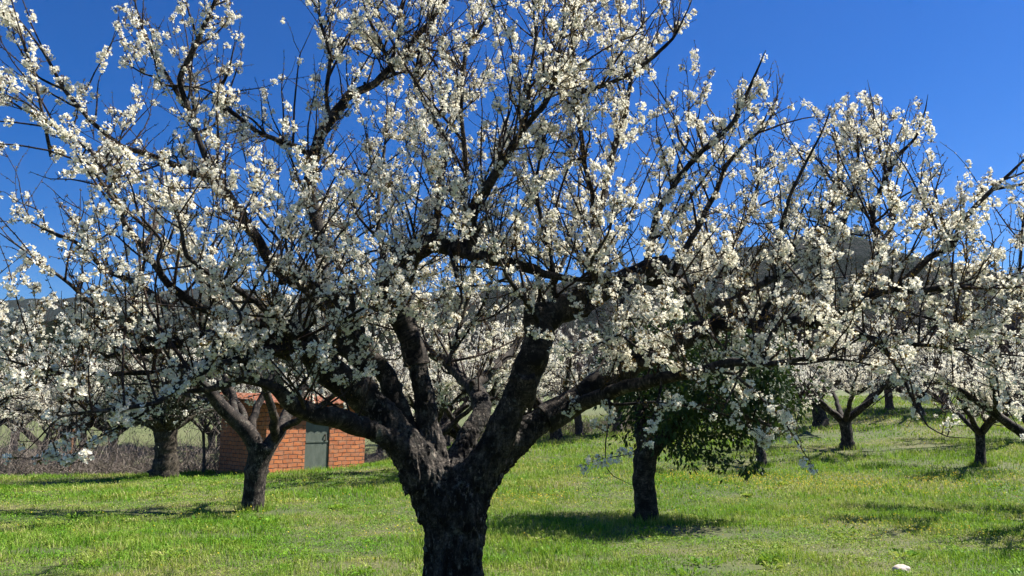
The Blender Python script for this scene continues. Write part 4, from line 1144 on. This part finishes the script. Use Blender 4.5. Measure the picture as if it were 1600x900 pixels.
# ------------------------------------------------------------------ brushwood on the bank
M_brush = thin("brushwood_stem", [(0, (0.11, 0.085, 0.07)), (0.6, (0.19, 0.16, 0.135)), (1, (0.28, 0.24, 0.205))], 0.0, (0.2, 0.2, 0.2), 0.9, 0.1)
rng = np.random.default_rng(71)
mb = MB()
def brush(n, x0, x1, y0, y1, h0, h1, r0):
    x, y = rng.uniform(x0, x1, n), rng.uniform(y0, y1, n)
    B = np.stack([x, y, terrain(x, y) - 0.05], 1)
    d = unit(np.stack([rng.normal(0, 0.7, n), rng.normal(0, 0.5, n), rng.uniform(0.4, 1.2, n)], 1))
    h = rng.uniform(h0, h1, n) * (0.6 + 0.8 * noise3(x * 0.5, y * 0.5, 0, 3))
    Q, rr = shoots(B, d, h, np.full(n, r0), rng, 5, -0.25, r0 * 0.35)
    tubes(mb, Q, rr, 3)
    ix = rng.integers(0, n, n * 2)
    kk = rng.integers(1, 4, len(ix))
    dd = unit(rng.normal(size=(len(ix), 3)) + np.array([0, 0, 0.5]))
    Q2, r2 = shoots(Q[ix, kk], dd, rng.uniform(0.2, 0.6, len(ix)), np.full(len(ix), r0 * 0.6), rng, 4, 0.1, r0 * 0.3)
    tubes(mb, Q2, r2, 3)
brush(8500, -32, -6.2, 24.0, 31.0, 0.8, 2.7, 0.009)
brush(1800, -7.0, 6.0, 33.5, 38.0, 0.3, 1.1, 0.009)
brush(1200, 6.0, 12.0, 36, 40.0, 0.3, 0.9, 0.009)
tag(mb.build("brushwood", M_brush), "tangle of grey leafless brushwood along the meadow's far edge", "brushwood", kind="stuff")

# ------------------------------------------------------------------ grass
def blade_material():
    m, t, N, L, p = mat("grass_blade")
    o = objco(t)
    big = noise(t, o, 0.45, 5, 0.6)
    mid = noise(t, o, 2.2, 4, 0.65)
    r_ = island(t)
    lush = ramp(t, r_, [(0, (0.055, 0.165, 0.010)), (0.6, (0.13, 0.30, 0.020)), (1, (0.25, 0.42, 0.045))])
    dry = ramp(t, r_, [(0, (0.16, 0.26, 0.030)), (0.55, (0.29, 0.37, 0.060)), (0.8, (0.44, 0.42, 0.14)), (1, (0.56, 0.48, 0.26))])
    f = mix(t, 0.45, big, mid)
    c = mix(t, ramp(t, f, [(0.46, (0, 0, 0)), (0.58, (1, 1, 1))]), lush, dry)
    L.new(c, p.inputs["Base Color"])
    p.inputs["Roughness"].default_value = 0.6
    p.inputs["Specular IOR Level"].default_value = 0.12
    tr = N.new("ShaderNodeBsdfTranslucent")
    L.new(mix(t, 0.35, c, (0.32, 0.38, 0.03)), tr.inputs["Color"])
    ms = N.new("ShaderNodeMixShader")
    ms.inputs[0].default_value = 0.35
    L.new(p.outputs[0], ms.inputs[1])
    L.new(tr.outputs[0], ms.inputs[2])
    L.new(ms.outputs[0], N["Material Output"].inputs["Surface"])
    return m
M_blade = blade_material()
rng = np.random.default_rng(81)
mb = MB()
def lush_at(x, y):
    return fbm(x * 0.5, y * 0.5, 0.0, 4, 61)
bare_spots = [(1325, 706, 1.7, 1.0), (1440, 700, 1.3, 0.8), (1560, 730, 1.6, 0.8), (420, 802, 0.9, 0.4), (1080, 830, 1.1, 0.5), (560, 885, 0.7, 0.3), (1290, 680, 2.0, 1.0), (60, 862, 0.9, 0.3), (330, 838, 0.7, 0.25), (1150, 887, 0.8, 0.22), (930, 876, 0.5, 0.2), (1330, 862, 0.6, 0.2), (1120, 838, 0.5, 0.2), (180, 800, 0.8, 0.3), (1180, 720, 1.5, 0.8)]
bare_w = [(ground_px(a, b)[0], c, d) for a, b, c, d in bare_spots]
def grass(n, y0, y1, wid, hs, margin=3.0):
    y = y0 + (y1 - y0) * rng.random(n)
    xm = y * 0.72 + margin
    x = rng.uniform(-1, 1, n) * xm
    keep = (y < 23.6 + 0.5 * np.sin(x)) | (x > -5.5)
    for c, rx, ry in bare_w:
        q = ((x - c[0]) / rx) ** 2 + ((y - c[1]) / ry) ** 2
        keep &= (q > 1) | (rng.random(n) < 0.10 + 0.5 * q)
    sx = np.array([shed_at[0], shed_at[1]])
    lx = (x - sx[0]) * math.cos(R(43)) + (y - sx[1]) * math.sin(R(43))
    ly = -(x - sx[0]) * math.sin(R(43)) + (y - sx[1]) * math.cos(R(43))
    keep &= ~((lx > -0.02) & (lx < 3.22) & (ly > -0.02) & (ly < 3.1))
    x, y = x[keep], y[keep]
    n = len(x)
    lu = sstep(0.38, 0.66, lush_at(x, y))
    tuft = sstep(0.55, 0.75, fbm(x * 2.6, y * 2.6, 0, 2, 15))
    h = hs * (0.40 + 1.0 * lu + 0.7 * tuft) * rng.uniform(0.45, 1.3, n)
    B = np.stack([x, y, terrain(x, y) - 0.005], 1)
    a = rng.uniform(0, 6.28, n)
    side = np.stack([np.cos(a), np.sin(a), np.zeros(n)], 1)
    b = a + np.pi / 2 + rng.normal(0, 0.6, n)
    ln = np.stack([np.cos(b), np.sin(b), np.zeros(n)], 1) * (h * rng.uniform(0.15, 0.9, n))[:, None]
    up = np.array([0, 0, 1.0]) * h[:, None]
    w = (wid * rng.uniform(0.6, 1.3, n))[:, None] * 0.5
    v = np.stack([B - side * w, B + side * w, B + ln * 0.35 + up * 0.6 + side * w * 0.75, B + ln * 0.35 + up * 0.6 - side * w * 0.75, B + ln + up * 0.95], 1)
    ids = np.arange(n * 5).reshape(n, 5)
    mb.add(v, ids[:, [0, 1, 2, 3]])
    mb.f.append(ids[:, [3, 2, 4]] + mb.n - n * 5)
    mb.m.append(np.zeros(n, np.int32))
grass(100000, 4.2, 8.5, 0.006, 0.050)
grass(120000, 8.5, 15, 0.009, 0.065)
grass(110000, 15, 25, 0.014, 0.085)
grass(90000, 25, 46, 0.026, 0.11)
def herbs(n, y0, y1, size, hs):
    """low broad leaves of clover and weeds between the blades"""
    y = y0 + (y1 - y0) * rng.random(n)
    x = rng.uniform(-1, 1, n) * (y * 0.72 + 3)
    keep = ((y < 23.6) | (x > -5.5)) & (fbm(x * 3.1, y * 3.1, 0, 2, 91) + 0.25 * rng.random(n) > 0.50)
    for c, rx, ry in bare_w:
        q = ((x - c[0]) / rx) ** 2 + ((y - c[1]) / ry) ** 2
        keep &= (q > 1) | (rng.random(n) < 0.15 + 0.5 * q)
    x, y = x[keep], y[keep]
    n = len(x)
    lump = fbm(x * 3.1, y * 3.1, 0, 2, 91)
    p = np.stack([x, y, terrain(x, y) + hs * (0.15 + np.clip(lump - 0.4, 0, 1) * 3.0) * rng.uniform(0.3, 1, n)], 1)
    d = unit(np.stack([rng.normal(size=n), rng.normal(size=n), rng.normal(0.2, 0.45, n)], 1))
    wv = unit(np.cross(d, np.array([0, 0, 1.0]) + 0.45 * rng.normal(size=(n, 3))))
    L_, W_ = (size * rng.uniform(0.6, 1.5, n))[:, None], (size * rng.uniform(0.3, 0.7, n))[:, None]
    v = np.stack([p, p + d * L_ * 0.5 + wv * W_ * 0.5, p + d * L_, p + d * L_ * 0.5 - wv * W_ * 0.5], 1)
    mb.add(v, np.arange(n * 4).reshape(n, 4))
for _ in range(260):                               # broad-leaved weeds in tufts
    wy = rng.uniform(4.6, 22)
    wx = rng.uniform(-1, 1) * (wy * 0.70 + 1)
    if wy > 23 and wx < -5:
        continue
    n = int(rng.integers(18, 60))
    rad_ = rng.uniform(0.07, 0.22)
    a, q = rng.uniform(0, 6.28, n), rad_ * rng.random(n) ** 0.6
    x, y = wx + np.cos(a) * q, wy + np.sin(a) * q
    p_ = np.stack([x, y, terrain(x, y) + rng.uniform(0.0, 0.05, n)], 1)
    d_ = unit(np.stack([np.cos(a), np.sin(a), rng.uniform(0.2, 1.5, n)], 1))
    sz = rng.uniform(0.04, 0.10, n) * rng.uniform(0.6, 1.2)
    wv = unit(np.cross(d_, np.array([0, 0, 1.0]) + 0.3 * rng.normal(size=(n, 3)))) * (sz * rng.uniform(0.12, 0.3))[:, None]
    m_ = p_ + d_ * (sz * 0.6)[:, None]
    e_ = p_ + d_ * sz[:, None] - np.array([0, 0, 1.0]) * (sz * 0.25)[:, None]
    mb.add(np.stack([p_, m_ + wv, e_, m_ - wv], 1), np.arange(n * 4).reshape(n, 4))
feet = [(o.location.x, o.location.y, 0.42 if o == hero else 0.24) for o in bpy.data.objects if o.parent is None and o.get("category") == "tree" and o.location.y < 26]
for fx, fy, fr in feet:
    n = 420
    a, q = rng.uniform(0, 6.28, n), fr * (0.7 + 0.7 * rng.random(n) ** 2)
    x, y = fx + np.cos(a) * q, fy + np.sin(a) * q
    h = rng.uniform(0.05, 0.19, n)
    B = np.stack([x, y, terrain(x, y) - 0.01], 1)
    sd = np.stack([np.sin(a * 7), np.cos(a * 7), np.zeros(n)], 1) * 0.004 * (1 + 0.06 * fy)
    tp = np.stack([np.cos(a * 5) * h * 0.4, np.sin(a * 5) * h * 0.4, h], 1)
    mb.add(np.stack([B - sd, B + sd, B + tp], 1), np.arange(n * 3).reshape(n, 3))
herbs(150000, 4.2, 8.5, 0.020, 0.05)
herbs(150000, 8.5, 15, 0.027, 0.06)
herbs(90000, 15, 25, 0.040, 0.07)
herbs(50000, 25, 46, 0.065, 0.08)
tag(mb.build("grass", M_blade), "sunlit spring grass of the orchard meadow", "grass", kind="stuff")

# yellow wild flowers, in drifts
M_yellow = thin("yellow_petal", [(0, (0.62, 0.46, 0.03)), (1, (0.78, 0.62, 0.06))], 0.2, (0.8, 0.6, 0.05))
mb = MB()
for px, py, rx, ry, n, s in ((825, 785, 0.7, 0.9, 260, 0.014), (1160, 755, 2.6, 0.9, 1200, 0.016), (1290, 765, 2.0, 1.0, 700, 0.015), (1520, 765, 2.8, 1.6, 1100, 0.016), (1450, 840, 1.5, 0.8, 500, 0.011), (620, 830, 1.3, 1.6, 260, 0.011), (1350, 790, 4.0, 2.5, 900, 0.013), (950, 735, 3, 2.5, 700, 0.015), (420, 735, 0.5, 0.3, 60, 0.02), (1500, 665, 5, 4, 600, 0.024), (300, 790, 4.0, 2.0, 250, 0.012), (700, 780, 8.0, 5.0, 900, 0.012)):
    c, _ = ground_px(px, py)
    x, y = rng.normal(c[0], rx * 0.6, n), rng.normal(c[1], ry * 0.6, n)
    ok = noise3(x * 1.8, y * 1.8, 0, 44) > 0.38
    x, y = x[ok], y[ok]
    sel = rng.random(len(x)) < 0.6
    x, y = x[sel], y[sel]
    n = len(x)
    z = terrain(x, y) + rng.uniform(0.06, 0.15, n) * (0.7 + 0.03 * y)
    flowers(mb, np.stack([x, y, z], 1), unit(rng.normal(size=(n, 3)) * 0.5 + np.array([0, -0.3, 1.0])), np.full(n, s * 0.8) * rng.uniform(0.6, 1.2, n), 4, rng)
tag(mb.build("wildflowers", M_yellow), "drifts of tiny yellow wild flowers in the meadow grass", "wildflowers", kind="stuff")
